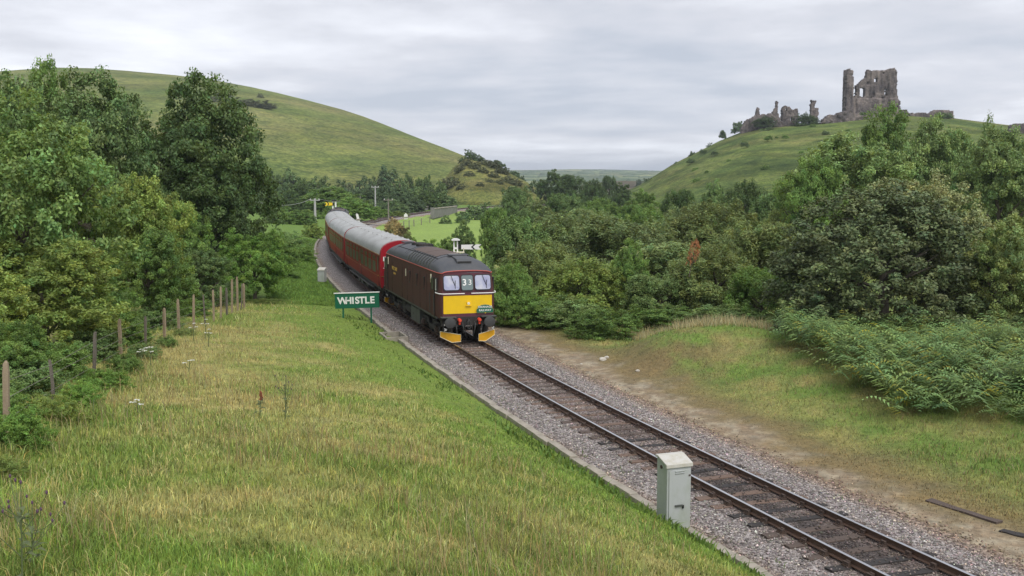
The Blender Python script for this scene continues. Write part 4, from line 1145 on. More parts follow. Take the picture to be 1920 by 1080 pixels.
# ================================================================== CASTLE RUIN
def stone_mat():
    m, t, b = new_mat('castle_stone')
    n = noise_node(t, .35, 6, .65, stretch=(1, 1, .35)); n2 = noise_node(t, 2.2, 5, .7); n3 = noise_node(t, .12, 3, .5)
    r = ramp_node(t, [(.33, (.062, .058, .064)), (.5, (.18, .163, .162)), (.68, (.32, .285, .265))]); t.links.new(n.outputs[0], r.inputs[0])
    r2 = ramp_node(t, [(.3, (.6, .6, .62)), (.7, (1.25, 1.22, 1.18))]); t.links.new(n2.outputs[0], r2.inputs[0])
    c = mixc(t, 1.0, r.outputs[0], r2.outputs[0], 'MULTIPLY')
    r3 = ramp_node(t, [(.4, (.85, .82, .82)), (.6, (1.1, 1.05, 1.0))]); t.links.new(n3.outputs[0], r3.inputs[0])
    c = mixc(t, 1.0, c, r3.outputs[0], 'MULTIPLY')
    t.links.new(c, b.inputs['Base Color']); b.inputs['Roughness'].default_value = .95; b.inputs['Specular IOR Level'].default_value = .1
    bump(t, b, n2.outputs[0], .8, .3)
    return m
M_stone = stone_mat()
def inpoly(px, py, poly):
    r_ = np.zeros(px.shape, bool); n = len(poly)
    for i in range(n):
        x0, y0 = poly[i]; x1, y1 = poly[(i + 1) % n]
        c_ = ((y0 > py) != (y1 > py)) & (px < (x1 - x0) * (py - y0) / (y1 - y0 + 1e-12) + x0)
        r_ ^= c_
    return r_
def ruin(name, outline, holes, Y, thick, label, cat, cell=.32, prot=None, seed=1, niches=(), turn=0.0):
    us = [p[0] for p in outline]; vv = [p[1] for p in outline]
    def loc(u, v):
        return (xat(u, Y, zat(v, Y)), zat(v, Y))
    O = [loc(*p) for p in outline]; Hs_ = [[loc(*p) for p in h] for h in holes]; N_ = [[loc(*p) for p in h] for h in niches]
    x0 = min(p[0] for p in O); x1 = max(p[0] for p in O); z0 = min(p[1] for p in O); z1 = max(p[1] for p in O)
    nx = int((x1 - x0) / cell) + 3; nz = int((z1 - z0) / cell) + 3
    X, Z = np.meshgrid(x0 - cell + cell * np.arange(nx + 1), z0 - cell + cell * np.arange(nz + 1), indexing='ij')
    cx_ = (X[:-1, :-1] + X[1:, 1:]) / 2; cz_ = (Z[:-1, :-1] + Z[1:, 1:]) / 2
    j1 = (fbm(cx_ * 1.3, cz_ * 1.3, seed, 3) - .5) * cell * 3.2; j2 = (fbm(cx_ * 1.3 + 40, cz_ * 1.3, seed + 3, 3) - .5) * cell * 3.2
    m = inpoly(cx_ + j1, cz_ + j2, O)
    for h in Hs_:
        m &= ~inpoly(cx_ + j1 * .3, cz_ + j2 * .3, h)
    g_ = np.random.default_rng(seed)
    Yf = -.55 * (fbm(X * .9, Z * .9, seed + 9, 4) - .5) - .22 * (g_.random(X.shape) - .5)
    if prot is not None:
        Uu = 960 + FPX * X / (Y * CP - (Z - CAMH) * SP)
        Vv = np.interp(Z.ravel(), [zat(300, Y), zat(100, Y)], [300, 100]).reshape(Z.shape)
        Yf = Yf - prot(Uu, Vv)
    for h in N_:
        Yf = Yf + 1.0 * inpoly(X, Z, h)
    Xj = X + (g_.random(X.shape) - .5) * cell * .35; Zj = Z + (g_.random(X.shape) - .5) * cell * .35
    xm = (x0 + x1) / 2
    Fv = np.stack([Xj - xm, Yf, Zj - z0], -1).reshape(-1, 3); Bv = np.stack([Xj - xm, np.full_like(Xj, thick) + .3 * (fbm(X, Z, seed + 5) - .5), Zj - z0], -1).reshape(-1, 3)
    n_ = (nx + 1) * (nz + 1); idx = np.arange(n_).reshape(nx + 1, nz + 1); F = []
    mp_ = np.pad(m, 1)
    for i, k2 in zip(*np.nonzero(m)):
        a_, b_, c_, d_ = idx[i, k2], idx[i + 1, k2], idx[i + 1, k2 + 1], idx[i, k2 + 1]
        F.append((a_, b_, c_, d_)); F.append((n_ + d_, n_ + c_, n_ + b_, n_ + a_))
        if not mp_[i, k2 + 1]: F.append((a_, d_, n_ + d_, n_ + a_))
        if not mp_[i + 2, k2 + 1]: F.append((b_, n_ + b_, n_ + c_, c_))
        if not mp_[i + 1, k2]: F.append((a_, n_ + a_, n_ + b_, b_))
        if not mp_[i + 1, k2 + 2]: F.append((d_, c_, n_ + c_, n_ + d_))
    me = np_mesh(name, np.concatenate([Fv, Bv]), np.array(F), M_stone)
    o = link(name, me); o.location = (xm, Y, z0); o.rotation_euler = (0, 0, turn)
    return tag(o, label, cat)
def keep_prot(u, v):
    return 1.3 * ((u > 1666) & (u < 1681)) + .6 * (v > 184) * (u > 1606) + 1.2 * (u < 1600) + .9 * sstep(1, 0, abs(u - 1634) / 3.) * (v < 182) + .5 * (abs(u - 1655) < 2) * (v < 182)
KY = 447
ruin('castle_keep', [(1582, 224), (1584, 200), (1585, 180), (1587, 142), (1590, 129), (1593, 130), (1598, 134), (1600, 150), (1600, 161), (1602, 164), (1599, 168), (1599, 180), (1602, 182), (1606, 178), (1607, 168), (1606, 163), (1612, 156), (1617, 150), (1622, 147), (1625, 138),
                     (1629, 130), (1632, 132), (1634, 134), (1640, 132), (1650, 133), (1661, 131), (1671, 130), (1675, 127), (1678, 131), (1680, 134), (1680, 155), (1679, 163), (1681, 177), (1683, 180), (1684, 186), (1687, 190), (1688, 206), (1691, 224)],
     [[(1612, 165), (1620, 164), (1622, 168), (1622, 181), (1617, 182), (1612, 179)], [(1639, 147), (1646, 146), (1646, 153), (1639, 153.5)], [(1654.3, 136.2), (1657.8, 136.2), (1657.8, 139.2), (1654.3, 139.2)],
      [(1659, 167), (1661, 165.5), (1664, 167), (1664, 170.5), (1659, 170.5)], [(1659, 172.3), (1664, 172.3), (1664, 178), (1661, 181), (1659, 180)], [(1677.5, 197), (1680, 195), (1682.5, 197), (1683, 203), (1681, 207), (1677.5, 206)]],
     KY, 2.6, 'tall ruined castle keep with a jagged top and empty window openings', 'castle', .30, keep_prot, 3,
     niches=[[(1636, 172), (1639, 170), (1640, 182), (1636, 182)], [(1626, 153), (1630, 153), (1630, 158), (1626, 158)]])
# the keep's return walls, running back from the front
for (nm, ol, Yw, tn, lb) in (('castle_wall', [(1579, 224), (1580, 165), (1583, 140), (1591, 130), (1596, 150), (1598, 224)], KY + 9, R(70), 'narrow ruined wall running back from the left pillar of the keep'),
                             ('castle_wall', [(1655, 224), (1656, 138), (1662, 132), (1676, 130), (1690, 150), (1692, 190), (1694, 224)], KY + 8, R(82), 'ruined wall running back from the right corner of the keep')):
    ruin(nm, ol, [], Yw, 2.0, lb, 'wall', .5, None, 11, turn=tn)
ruin('castle_wall', [(1388, 256), (1390, 244), (1397, 228), (1408, 221), (1418, 216), (1424, 216), (1448, 213), (1450, 240), (1420, 250), (1405, 256)], [], 440, 2.0, 'low sloping castle wall at the left end of the ruins', 'wall', .35, None, 21)
ruin('castle_turret', [(1417.3, 222), (1418, 204), (1421, 202), (1424, 204), (1424.3, 222)], [], 442, 1.8, 'small square stump of masonry standing on the left castle wall', 'tower', .25, None, 22)
ruin('castle_spire', [(1446, 240), (1449, 210), (1453, 203), (1455, 192), (1456, 188), (1459, 191), (1458, 210), (1461, 218), (1464, 223), (1467, 240)], [[(1450.5, 227), (1453, 227), (1453, 230), (1450.5, 230)]], 441, 1.6, 'thin pointed spike of ruined wall left of the gatehouse', 'wall', .25, None, 23)
ruin('castle_gatehouse', [(1464, 238), (1466, 222), (1466, 206), (1469, 201), (1473, 197.5), (1476, 199), (1477, 202), (1479, 199), (1483, 201), (1484, 205), (1490, 205), (1496, 204), (1497, 210), (1498, 238)],
     [[(1473.3, 203), (1476, 203), (1476, 208), (1473.3, 208)], [(1482, 220), (1484, 219), (1485, 226), (1481.5, 227)], [(1487.5, 222), (1489.7, 222), (1489, 226), (1487.5, 226)]], 443, 2.4, 'ruined gatehouse wall with a small doorway between the spike and the ivy', 'castle', .25, None, 24)
ruin('castle_tower', [(1519, 238), (1521, 207), (1522, 187), (1526, 189), (1530, 189), (1530, 194), (1528, 196), (1528, 202), (1534, 203), (1535, 212), (1533, 228), (1532, 238)], [], 441, 2.2, 'slender broken tower right of the ivy clad castle wall', 'tower', .25, None, 25)
ruin('castle_rubble', [(1540, 232), (1548, 219), (1554, 216), (1560, 217), (1568, 216), (1574, 212), (1580, 210), (1590, 209), (1598, 206), (1604, 212), (1616, 210), (1624, 216), (1640, 219), (1640, 232)], [], 436, 4.0, 'heap of fallen masonry in front of the left foot of the keep', 'rubble', .4, lambda u, v: 1.6 * fbm(u * .16, v * .16, 5), 26)
ruin('castle_rubble', [(1688, 230), (1690, 206), (1698, 206), (1703, 211), (1704, 230)], [], 440, 2.5, 'squat block of masonry at the right foot of the keep', 'rubble', .35, lambda u, v: 1.0 * fbm(u * .2, v * .2, 6), 27)
ruin('castle_wall', [(1704, 232), (1706, 214), (1716, 211), (1730, 212), (1744, 213), (1748, 208), (1760, 207), (1776, 207), (1788, 208), (1789, 232)], [], 443, 2.5, 'long low castle wall right of the keep', 'wall', .35, None, 28)
ruin('castle_wall', [(1893, 260), (1896, 234), (1905, 232), (1960, 233), (1962, 262)], [], 400, 2.5, 'grey castle wall end at the right edge of the picture', 'wall', .4, None, 29)

# ================================================================== VEGETATION
def unit(v):
    return v / (np.linalg.norm(v, axis=-1, keepdims=True) + 1e-9)
def crown_mesh(name, seed, nclump, per, leaf, rc=.07, shape='tree', long=1.0, droop=0.0, lobes=7, openness=.0, base=.12, up=.45):
    """a crown in a unit box (z 0..1, width 1): lobes -> twig clumps -> leaves"""
    g = np.random.default_rng(seed)
    # lobes: one core and several knobs around it
    if shape == 'tree':
        C = [(0, 0, .54, .34, .36)]
        for i in range(lobes):
            a = 6.283 * (i + g.random() * .7) / lobes; z = g.uniform(.30, .80); rr = g.uniform(.22, .30) * (1 - .5 * max(0, z - .5))
            C.append((math.cos(a) * rr, math.sin(a) * rr, z, g.uniform(.15, .24), g.uniform(.13, .20)))
        C.append((g.uniform(-.08, .08), g.uniform(-.08, .08), .82, .17, .17))
    elif shape == 'bush':
        C = [(0, 0, .40, .38, .42)]
        for i in range(lobes):
            a = 6.283 * (i + g.random() * .7) / lobes; z = g.uniform(.12, .62); rr = g.uniform(.22, .32)
            C.append((math.cos(a) * rr, math.sin(a) * rr, z, g.uniform(.15, .22), g.uniform(.16, .26)))
        for i in range(3):
            C.append((g.uniform(-.2, .2), g.uniform(-.2, .2), g.uniform(.66, .78), g.uniform(.14, .2), g.uniform(.16, .22)))
    elif shape == 'dome':
        C = [(0, 0, .34, .44, .56)]
        for i in range(lobes):
            a = 6.283 * (i + g.random() * .7) / lobes; z = g.uniform(.06, .6); rr = .40 * math.sqrt(max(.05, 1 - (z / .8) ** 2))
            C.append((math.cos(a) * rr, math.sin(a) * rr, z, g.uniform(.11, .17), g.uniform(.12, .20)))
        for i in range(4):
            C.append((g.uniform(-.22, .22), g.uniform(-.22, .22), g.uniform(.66, .80), g.uniform(.10, .16), g.uniform(.10, .15)))
    elif shape == 'low':
        C = [(0, 0, .12, .40, .55)]
        for i in range(lobes * 2):
            a = 6.283 * g.random(); rr = .40 * math.sqrt(g.random())
            C.append((math.cos(a) * rr, math.sin(a) * rr, g.uniform(.02, .35) * (1.2 - rr), g.uniform(.10, .20), g.uniform(.25, .55)))
    else:   # willow: many upright plumes
        C = [(0, 0, .32, .43, .50)]
        for i in range(lobes * 2):
            a = 6.283 * g.random(); z = g.uniform(.05, .75); rr = .40 * math.sqrt(max(.04, 1 - (z / .82) ** 2))
            C.append((math.cos(a) * rr, math.sin(a) * rr, z, g.uniform(.08, .13), g.uniform(.12, .20)))
    C = np.array(C); wgt = C[:, 3] ** 2; wgt /= wgt.sum()
    k = g.choice(len(C), nclump, p=wgt)
    d = unit(g.standard_normal((nclump, 3))); d[:, 2] = np.where(d[:, 2] < -.55, -d[:, 2], d[:, 2])
    rad = np.where(g.random(nclump) < .80, g.uniform(.78, 1.16, nclump), g.uniform(.35, .80, nclump))
    cc = C[k, :3] + d * rad[:, None] * np.stack([C[k, 3], C[k, 3], C[k, 4]], 1)
    cc[:, 2] = np.maximum(cc[:, 2], base * .4 + .03 * g.random(nclump))
    crad = rc * g.uniform(.6, 1.35, nclump); cb = np.clip(1 + .17 * g.standard_normal(nclump), .55, 1.6); ch = .055 * g.standard_normal(nclump)
    N = nclump * per; ci = np.repeat(np.arange(nclump), per)
    off = g.standard_normal((N, 3)); off = unit(off) * (g.random((N, 1)) ** .45) * 1.0; off[:, 2] *= .8
    if shape == 'willow':
        off = off * np.array([.8, .8, 1.25])
    P = cc[ci] + off * crad[ci][:, None]
    P[:, 2] = np.maximum(P[:, 2], .01)
    outw = unit(P - np.array([0, 0, .45]))
    nrm = unit(.35 * outw + .35 * unit(off) + np.array([0, 0, up]) + .55 * g.standard_normal((N, 3)))
    tang = g.standard_normal((N, 3)) + (np.array([0, 0, 1.1]) if shape == 'willow' else np.array([0, 0, -droop]))
    tang = unit(tang - nrm * (tang * nrm).sum(1, keepdims=True)); bit = np.cross(nrm, tang)
    L = leaf * g.uniform(.6, 1.35, N)[:, None] * long; Wd = leaf * g.uniform(.55, 1.0, N)[:, None] * .36 / math.sqrt(long)
    v0 = P - tang * L * .5; v2 = P + tang * L * .5; v1 = P + bit * Wd + nrm * Wd * .35 - tang * L * .05; v3 = P - bit * Wd + nrm * Wd * .35 - tang * L * .05
    V = np.stack([v0, v1, v2, v3], 1).reshape(-1, 3)
    q_ = 4 * np.arange(N)[:, None]; F = np.concatenate([q_ + np.array([[0, 1, 2]]), q_ + np.array([[0, 2, 3]])], 0)
    b_ = cb[ci] * np.clip(1 + .22 * g.standard_normal(N), .45, 1.8); hsh = ch[ci] + .07 * g.standard_normal(N)
    col = np.stack([b_ * (1 + hsh), b_, b_ * (1 - hsh * .6)], 1)
    return np_mesh(name, V, F, None, np.repeat(np.clip(col, .2, 2.2), 4, axis=0))
def trunk_mesh(seed, H=.62, r=.028, limbs=8):
    g = random.Random(seed); b = MB()
    top = Vector((g.uniform(-.05, .05), g.uniform(-.05, .05), H))
    P = [Vector((0, 0, -.06)), Vector((g.uniform(-.02, .02), g.uniform(-.02, .02), H * .33)), Vector((g.uniform(-.04, .04), g.uniform(-.04, .04), H * .66)), top]
    b.tube(P, [r * 1.25, r, r * .7, r * .3], 7)
    for i in range(limbs):
        a = 6.283 * i / limbs + g.uniform(-.4, .4); h = g.uniform(.18, .52); base = P[1].lerp(P[2], (h - H * .33) / (H * .33)) if h > H * .33 else P[0].lerp(P[1], h / (H * .33))
        e1 = base + Vector((math.cos(a) * .16, math.sin(a) * .16, g.uniform(.05, .14))); e2 = e1 + Vector((math.cos(a + .3) * .17, math.sin(a + .3) * .17, g.uniform(.08, .18)))
        b.tube([base, e1, e2], [r * .5, r * .32, r * .1], 5)
        a2 = a + g.uniform(.5, 1.0); b.tube([e1, e1 + Vector((math.cos(a2) * .14, math.sin(a2) * .14, g.uniform(.05, .12)))], [r * .26, r * .07], 5)
    return b.mesh('trunk', paint('bark', (.10, .085, .065), .95, 0, .6, (.05, .045, .035), 6, bmp=.5))
CR = {
    'tree_a': crown_mesh('crown', 11, 430, 122, .0205, .048, 'tree', 1.0, .3, 8),
    'tree_b': crown_mesh('crown', 12, 430, 122, .0205, .047, 'tree', 1.0, .3, 9),
    'tree_c': crown_mesh('crown', 13, 400, 118, .0215, .048, 'tree', 1.0, .5, 7),
    'oak': crown_mesh('crown', 14, 520, 125, .0185, .044, 'bush', 1.05, .2, 10),
    'near_a': crown_mesh('crown', 25, 460, 108, .0200, .046, 'bush', 1.1, .2, 9),
    'near_b': crown_mesh('crown', 26, 460, 108, .0205, .044, 'bush', 1.1, .3, 11),
    'bush_a': crown_mesh('crown', 15, 360, 100, .0255, .050, 'bush', 1.0, .2, 9),
    'bush_b': crown_mesh('crown', 16, 360, 100, .0255, .048, 'bush', 1.05, .3, 8),
    'bush_c': crown_mesh('crown', 17, 340, 98, .0265, .050, 'bush', 1.0, .2, 10),
    'thorn': crown_mesh('crown', 18, 950, 72, .0200, .042, 'dome', 1.0, .1, 14, base=.05),
    'low_a': crown_mesh('crown', 27, 420, 60, .0280, .060, 'low', 1.0, .1, 9),
    'low_b': crown_mesh('crown', 28, 420, 60, .0280, .055, 'low', 1.0, .1, 11),
    'willow_a': crown_mesh('crown', 19, 560, 72, .0230, .062, 'willow', 1.5, 0, 10, up=.9),
    'willow_b': crown_mesh('crown', 20, 560, 72, .0230, .060, 'willow', 1.5, 0, 12, up=.9),
    'far_a': crown_mesh('crown', 21, 150, 30, .066, .080, 'low', .9, 0, 8),
    'far_b': crown_mesh('crown', 22, 150, 26, .075, .085, 'tree', .9, 0, 7),
    'far_c': crown_mesh('crown', 23, 150, 26, .072, .080, 'bush', .9, 0, 6),
    'sparse': crown_mesh('crown', 24, 130, 40, .03, .055, 'tree', 1.0, .2, 6),
}
TR = [trunk_mesh(1), trunk_mesh(2), trunk_mesh(3, .5, .02, 10)]
LEAF = {
    'dark': leaf_mat('leaf_dark', (0.103, 0.170, 0.052)), 'mid': leaf_mat('leaf_mid', (0.177, 0.296, 0.072)), 'bright': leaf_mat('leaf_bright', (0.190, 0.336, 0.069)),
    'yellow': leaf_mat('leaf_yellow', (0.224, 0.308, 0.076)), 'oak': leaf_mat('leaf_oak', (0.179, 0.280, 0.083)), 'willow': leaf_mat('leaf_willow', (0.230, 0.314, 0.125)),
    'olive': leaf_mat('leaf_olive', (0.233, 0.308, 0.103)), 'thorn': leaf_mat('leaf_thorn', (0.134, 0.177, 0.072), .12), 'tips': leaf_mat('leaf_tips', (0.248, 0.282, 0.118), .15),
    'brown': leaf_mat('leaf_brownish', (0.179, 0.170, 0.074)), 'ivy': leaf_mat('leaf_ivy', (0.067, 0.109, 0.032), .12), 'dead': leaf_mat('leaf_dead', (0.500, 0.230, 0.100), .2),
    'far': leaf_mat('leaf_far', (0.143, 0.222, 0.080), .15), 'fard': leaf_mat('leaf_far_dark', (0.097, 0.153, 0.063), .12), 'straw': leaf_mat('leaf_straw', (0.381, 0.307, 0.139), .2), 'gorse': leaf_mat('leaf_gorse', (0.123, 0.142, 0.064), .1),
    'ash': leaf_mat('leaf_ash', (0.199, 0.293, 0.096), .25), 'bracken': leaf_mat('leaf_bracken', (0.195, 0.305, 0.098), .25), 'cool': leaf_mat('leaf_cool', (0.157, 0.249, 0.078), .2),
}
def plant(name, u, Y, vtop, wpx, kind, leaf, label, cat='tree', group=None, vbase=None, zb=None, trunk=0, rz=None, deep=1.0):
    """a plant whose crown spans wpx photo pixels around column u at depth Y, its top at row vtop; it stands on the ground there"""
    x = xat(u, Y, zat(vtop, Y)); 
    z0 = zb if zb is not None else (zat(vbase, Y) if vbase is not None else gz(x, Y))
    H = (zat(vtop, Y) - z0) / .96; w_ = wpx / FPX * Y / .93
    t = thing(name, label, cat, (x, Y, z0), random.uniform(0, 6.28) if rz is None else rz, group)
    c = link('crown', CR[kind], t); c.scale = (w_, w_ * deep, H)
    if len(CR[kind].materials) == 0:
        CR[kind].materials.append(LEAF[leaf])
    c.material_slots[0].link = 'OBJECT'; c.material_slots[0].material = LEAF[leaf]
    if trunk is not None:
        tr = link('trunk', TR[trunk % 3], t); tr.scale = (w_ * .5 + H * .35, w_ * .5 + H * .35, H)
    return t
gl = 'trees behind the fence on the left'
plant('oak_tree', 40, 37, 176, 390, 'oak', 'oak', 'big light green oak filling the left edge of the picture', 'tree', gl, rz=.4)
plant('broadleaf_tree', 160, 62, 150, 270, 'tree_b', 'cool', 'dark green tree rising behind the light green oak', 'tree', gl, rz=1.0)
plant('broadleaf_tree', 30, 66, 152, 260, 'tree_c', 'cool', 'dark green tree with its top on the skyline at the far left', 'tree', gl, rz=2.2)
plant('broadleaf_tree', 92, 67, 130, 170, 'tree_a', 'mid', 'narrow tall tree crown breaking the left skyline highest', 'tree', gl, rz=.2)
plant('dark_tree', 366, 74, 152, 290, 'tree_a', 'dark', 'tall dark tree standing alone against the grassy hill on the left', 'tree', gl, rz=2.9)
plant('dark_tree', 395, 70, 290, 215, 'bush_a', 'dark', 'dark lower tree spreading at the foot of the tall dark tree', 'tree', gl)
plant('ash_sapling', 262, 52, 335, 185, 'tree_c', 'yellow', 'light green ash sapling right of the big oak', 'tree', gl)
plant('ash_sapling', 340, 60, 372, 130, 'near_b', 'mid', 'mid green sapling just left of the round bright bush', 'tree', gl)
plant('hazel_bush', 474, 66, 427, 135, 'near_a', 'bright', 'round bright green bush at the end of the fence', 'bush', gl)
plant('broadleaf_bush', 275, 47, 425, 165, 'near_b', 'mid', 'dark green bushy oak sapling above the middle of the fence', 'bush', gl)
plant('broadleaf_bush', 372, 58, 462, 130, 'near_a', 'cool', 'leafy bush leaning over the far fence posts', 'bush', gl)
plant('sallow_bush', 75, 34, 440, 330, 'near_a', 'yellow', 'yellowish green sallow bush behind the nearest fence posts', 'bush', gl, rz=.3)
plant('sallow_bush', -70, 28, 470, 260, 'near_b', 'yellow', 'yellowish sallow bush cut by the left edge of the picture', 'bush', gl)
plant('sallow_bush', 180, 39, 520, 150, 'near_b', 'mid', 'green bush low between the sallow and the oak sapling', 'bush', gl)
plant('sallow_bush', 10, 24.5, 590, 170, 'near_a', 'mid', 'green leafy bush right behind the nearest fence post', 'bush', gl)
gb = 'brambles along the left fence'
for u, Y, vt, wp, lf, lab in ((-25, 19.5, 705, 150, 'mid', 'bramble patch left of the nearest fence post'), (45, 24.0, 655, 150, 'cool', 'bramble patch beside the second fence post'), (112, 28, 625, 130, 'mid', 'bramble patch beside the third fence post'), (165, 33, 600, 120, 'cool', 'bramble patch beside the fourth fence post'),
                              (225, 39, 580, 110, 'mid', 'bramble patch in the middle of the fence line'), (290, 46, 562, 95, 'cool', 'bramble patch under the oak sapling'), (350, 53, 550, 85, 'mid', 'bramble patch before the closely set far fence posts'), (400, 60, 540, 80, 'cool', 'bramble patch behind the closely set far fence posts'), (-75, 16.5, 770, 160, 'cool', 'bramble patch at the left edge below the nearest post'),
                              (492, 64.5, 558, 90, 'yellow', 'low scrub in front of the round bright bush'), (538, 80, 505, 56, 'bright', 'leafy scrub at the top of the grass slope left of the coaches'), (560, 98, 452, 60, 'mid', 'scrub beside the third coach on the left slope'),
                              (530, 100, 425, 90, 'cool', 'dark scrub under the end of the left trees'), (505, 88, 420, 100, 'mid', 'leafy bush right of the tall dark tree')):
    plant('bramble', u, Y, vt, wp, ('low_a', 'low_b')[int(Y) % 2], lf, lab, 'bramble', gb, trunk=None)

# right-hand side
gr = 'bushes and trees right of the track'
plant('hawthorn_tree', 1660, 49, 350, 452, 'thorn', 'thorn', 'very large dark hawthorn with pale shoots on the right', 'tree', gr, rz=.7, deep=.8)
plant('hawthorn_tree', 1745, 55, 330, 250, 'thorn', 'tips', 'paler hawthorn crown showing behind the top of the largest hawthorn', 'tree', gr, rz=2.3)
plant('ash_tree', 1590, 100, 262, 250, 'tree_b', 'ash', 'light ash tree below the ruined keep left of the tall one', 'tree', gr)
plant('ash_tree', 1672, 112, 208, 170, 'tree_a', 'mid', 'tall ash tree directly in front of the castle keep', 'tree', gr)
plant('ash_tree', 1765, 104, 224, 150, 'tree_c', 'ash', 'ash tree right of the tall one below the low castle wall', 'tree', gr)
plant('ash_tree', 1880, 92, 252, 200, 'tree_b', 'ash', 'ash tree at the right edge with bare pale branches', 'tree', gr)
plant('ash_tree', 1862, 120, 216, 62, 'sparse', 'ash', 'thin open treetop standing against the sky at right', 'tree', gr)
plant('ash_tree', 1525, 96, 300, 140, 'tree_c', 'mid', 'low ash tree at the left of the ash group on the castle slope', 'tree', gr)
plant('willow_bush', 1900, 47, 400, 200, 'near_b', 'olive', 'olive willow bush at the right edge beside the largest hawthorn', 'bush', gr)
plant('willow_bush', 1340, 84, 366, 215, 'willow_b', 'olive', 'broad olive willow bush below the castle hill slope', 'bush', gr)
plant('willow_bush', 1425, 66, 402, 190, 'willow_a', 'olive', 'olive willow bush left of the largest hawthorn', 'bush', gr)
plant('willow_bush', 1180, 76, 392, 230, 'willow_a', 'willow', 'grey green willow bush in the middle of the thicket', 'bush', gr)
plant('willow_bush', 1060, 82, 388, 200, 'willow_b', 'willow', 'grey green willow bush behind the left of the thicket', 'bush', gr)
plant('willow_bush', 968, 76, 392, 130, 'willow_a', 'cool', 'dark green bush rising right behind the locomotive', 'bush', gr)
plant('willow_bush', 1010, 63, 442, 175, 'willow_b', 'olive', 'yellow green willow in front of the dark bush by the locomotive', 'bush', gr)
plant('willow_bush', 1235, 65, 440, 190, 'willow_a', 'willow', 'olive willow in front of the middle of the thicket', 'bush', gr)
plant('sycamore_bush', 1178, 60, 455, 80, 'bush_a', 'mid', 'small bright green sycamore in the thicket', 'bush', gr)
plant('leafy_bush', 1090, 59, 476, 170, 'willow_b', 'yellow', 'yellow green leafy bush right of the locomotive front', 'bush', gr)
plant('leafy_bush', 1230, 57, 505, 130, 'willow_a', 'ash', 'rounded grey green bush in the middle foreground of the thicket', 'bush', gr)
plant('leafy_bush', 1345, 58, 446, 190, 'willow_b', 'olive', 'leafy bush with an orange dead branch in the thicket', 'bush', gr)
plant('leafy_bush', 1430, 54, 492, 140, 'willow_a', 'mid', 'green bush touching the left side of the largest hawthorn', 'bush', gr)
plant('leafy_bush', 962, 57, 484, 100, 'willow_b', 'mid', 'green bush right beside the locomotive front', 'bush', gr)
plant('bramble', 1000, 56.5, 540, 130, 'low_a', 'mid', 'dark bramble behind the strip of grass right of the locomotive', 'bramble', gr, trunk=None)
plant('bramble', 1135, 52.5, 560, 140, 'low_b', 'mid', 'dark bramble clump at the left end of the mound', 'bramble', gr, trunk=None)
plant('bramble', 1075, 56, 545, 150, 'low_a', 'ash', 'bramble bank behind the clump at the mound', 'bramble', gr, trunk=None)
plant('nettle_patch', 1260, 55, 560, 170, 'low_b', 'mid', 'nettles behind the dry grass of the mound', 'nettles', gr, trunk=None)
plant('nettle_patch', 1370, 53.5, 560, 170, 'low_a', 'ash', 'nettles with pale flower heads right of the mound', 'nettles', gr, trunk=None)
plant('nettle_patch', 1475, 48.5, 585, 140, 'low_b', 'olive', 'scrub between the mound and the bracken', 'nettles', gr, trunk=None)
plant('nettle_patch', 1590, 45.5, 578, 230, 'low_a', 'ash', 'scrub under the left side of the largest hawthorn', 'nettles', gr, trunk=None)
plant('nettle_patch', 1770, 45, 582, 250, 'low_b', 'ash', 'scrub under the right side of the largest hawthorn', 'nettles', gr, trunk=None)
plant('nettle_patch', 1900, 46, 575, 180, 'low_a', 'willow', 'scrub at the right edge under the olive willow', 'nettles', gr, trunk=None)
plant('shrub', 872, 104, 418, 50, 'bush_a', 'cool', 'dark shrub in front of the meadow behind the signal arm', 'shrub', gr)
plant('shrub', 925, 98, 410, 50, 'bush_b', 'mid', 'shrub at the right end of the meadow', 'shrub', gr)
plant('shrub', 838, 96, 446, 50, 'bush_b', 'mid', 'low shrub left of the signal post before the meadow', 'shrub', gr)
plant('shrub', 805, 92, 452, 60, 'bush_a', 'bright', 'green scrub peeping over the roof of the locomotive', 'shrub', gr)
# dead branch
db = plant('dead_branch', 1294, 54.4, 447, 26, 'sparse', 'dead', 'orange brown dead branch with withered leaves in the thicket', 'branch', None, vbase=515, trunk=2)
db.rotation_euler = (R(-6), R(10), 0)
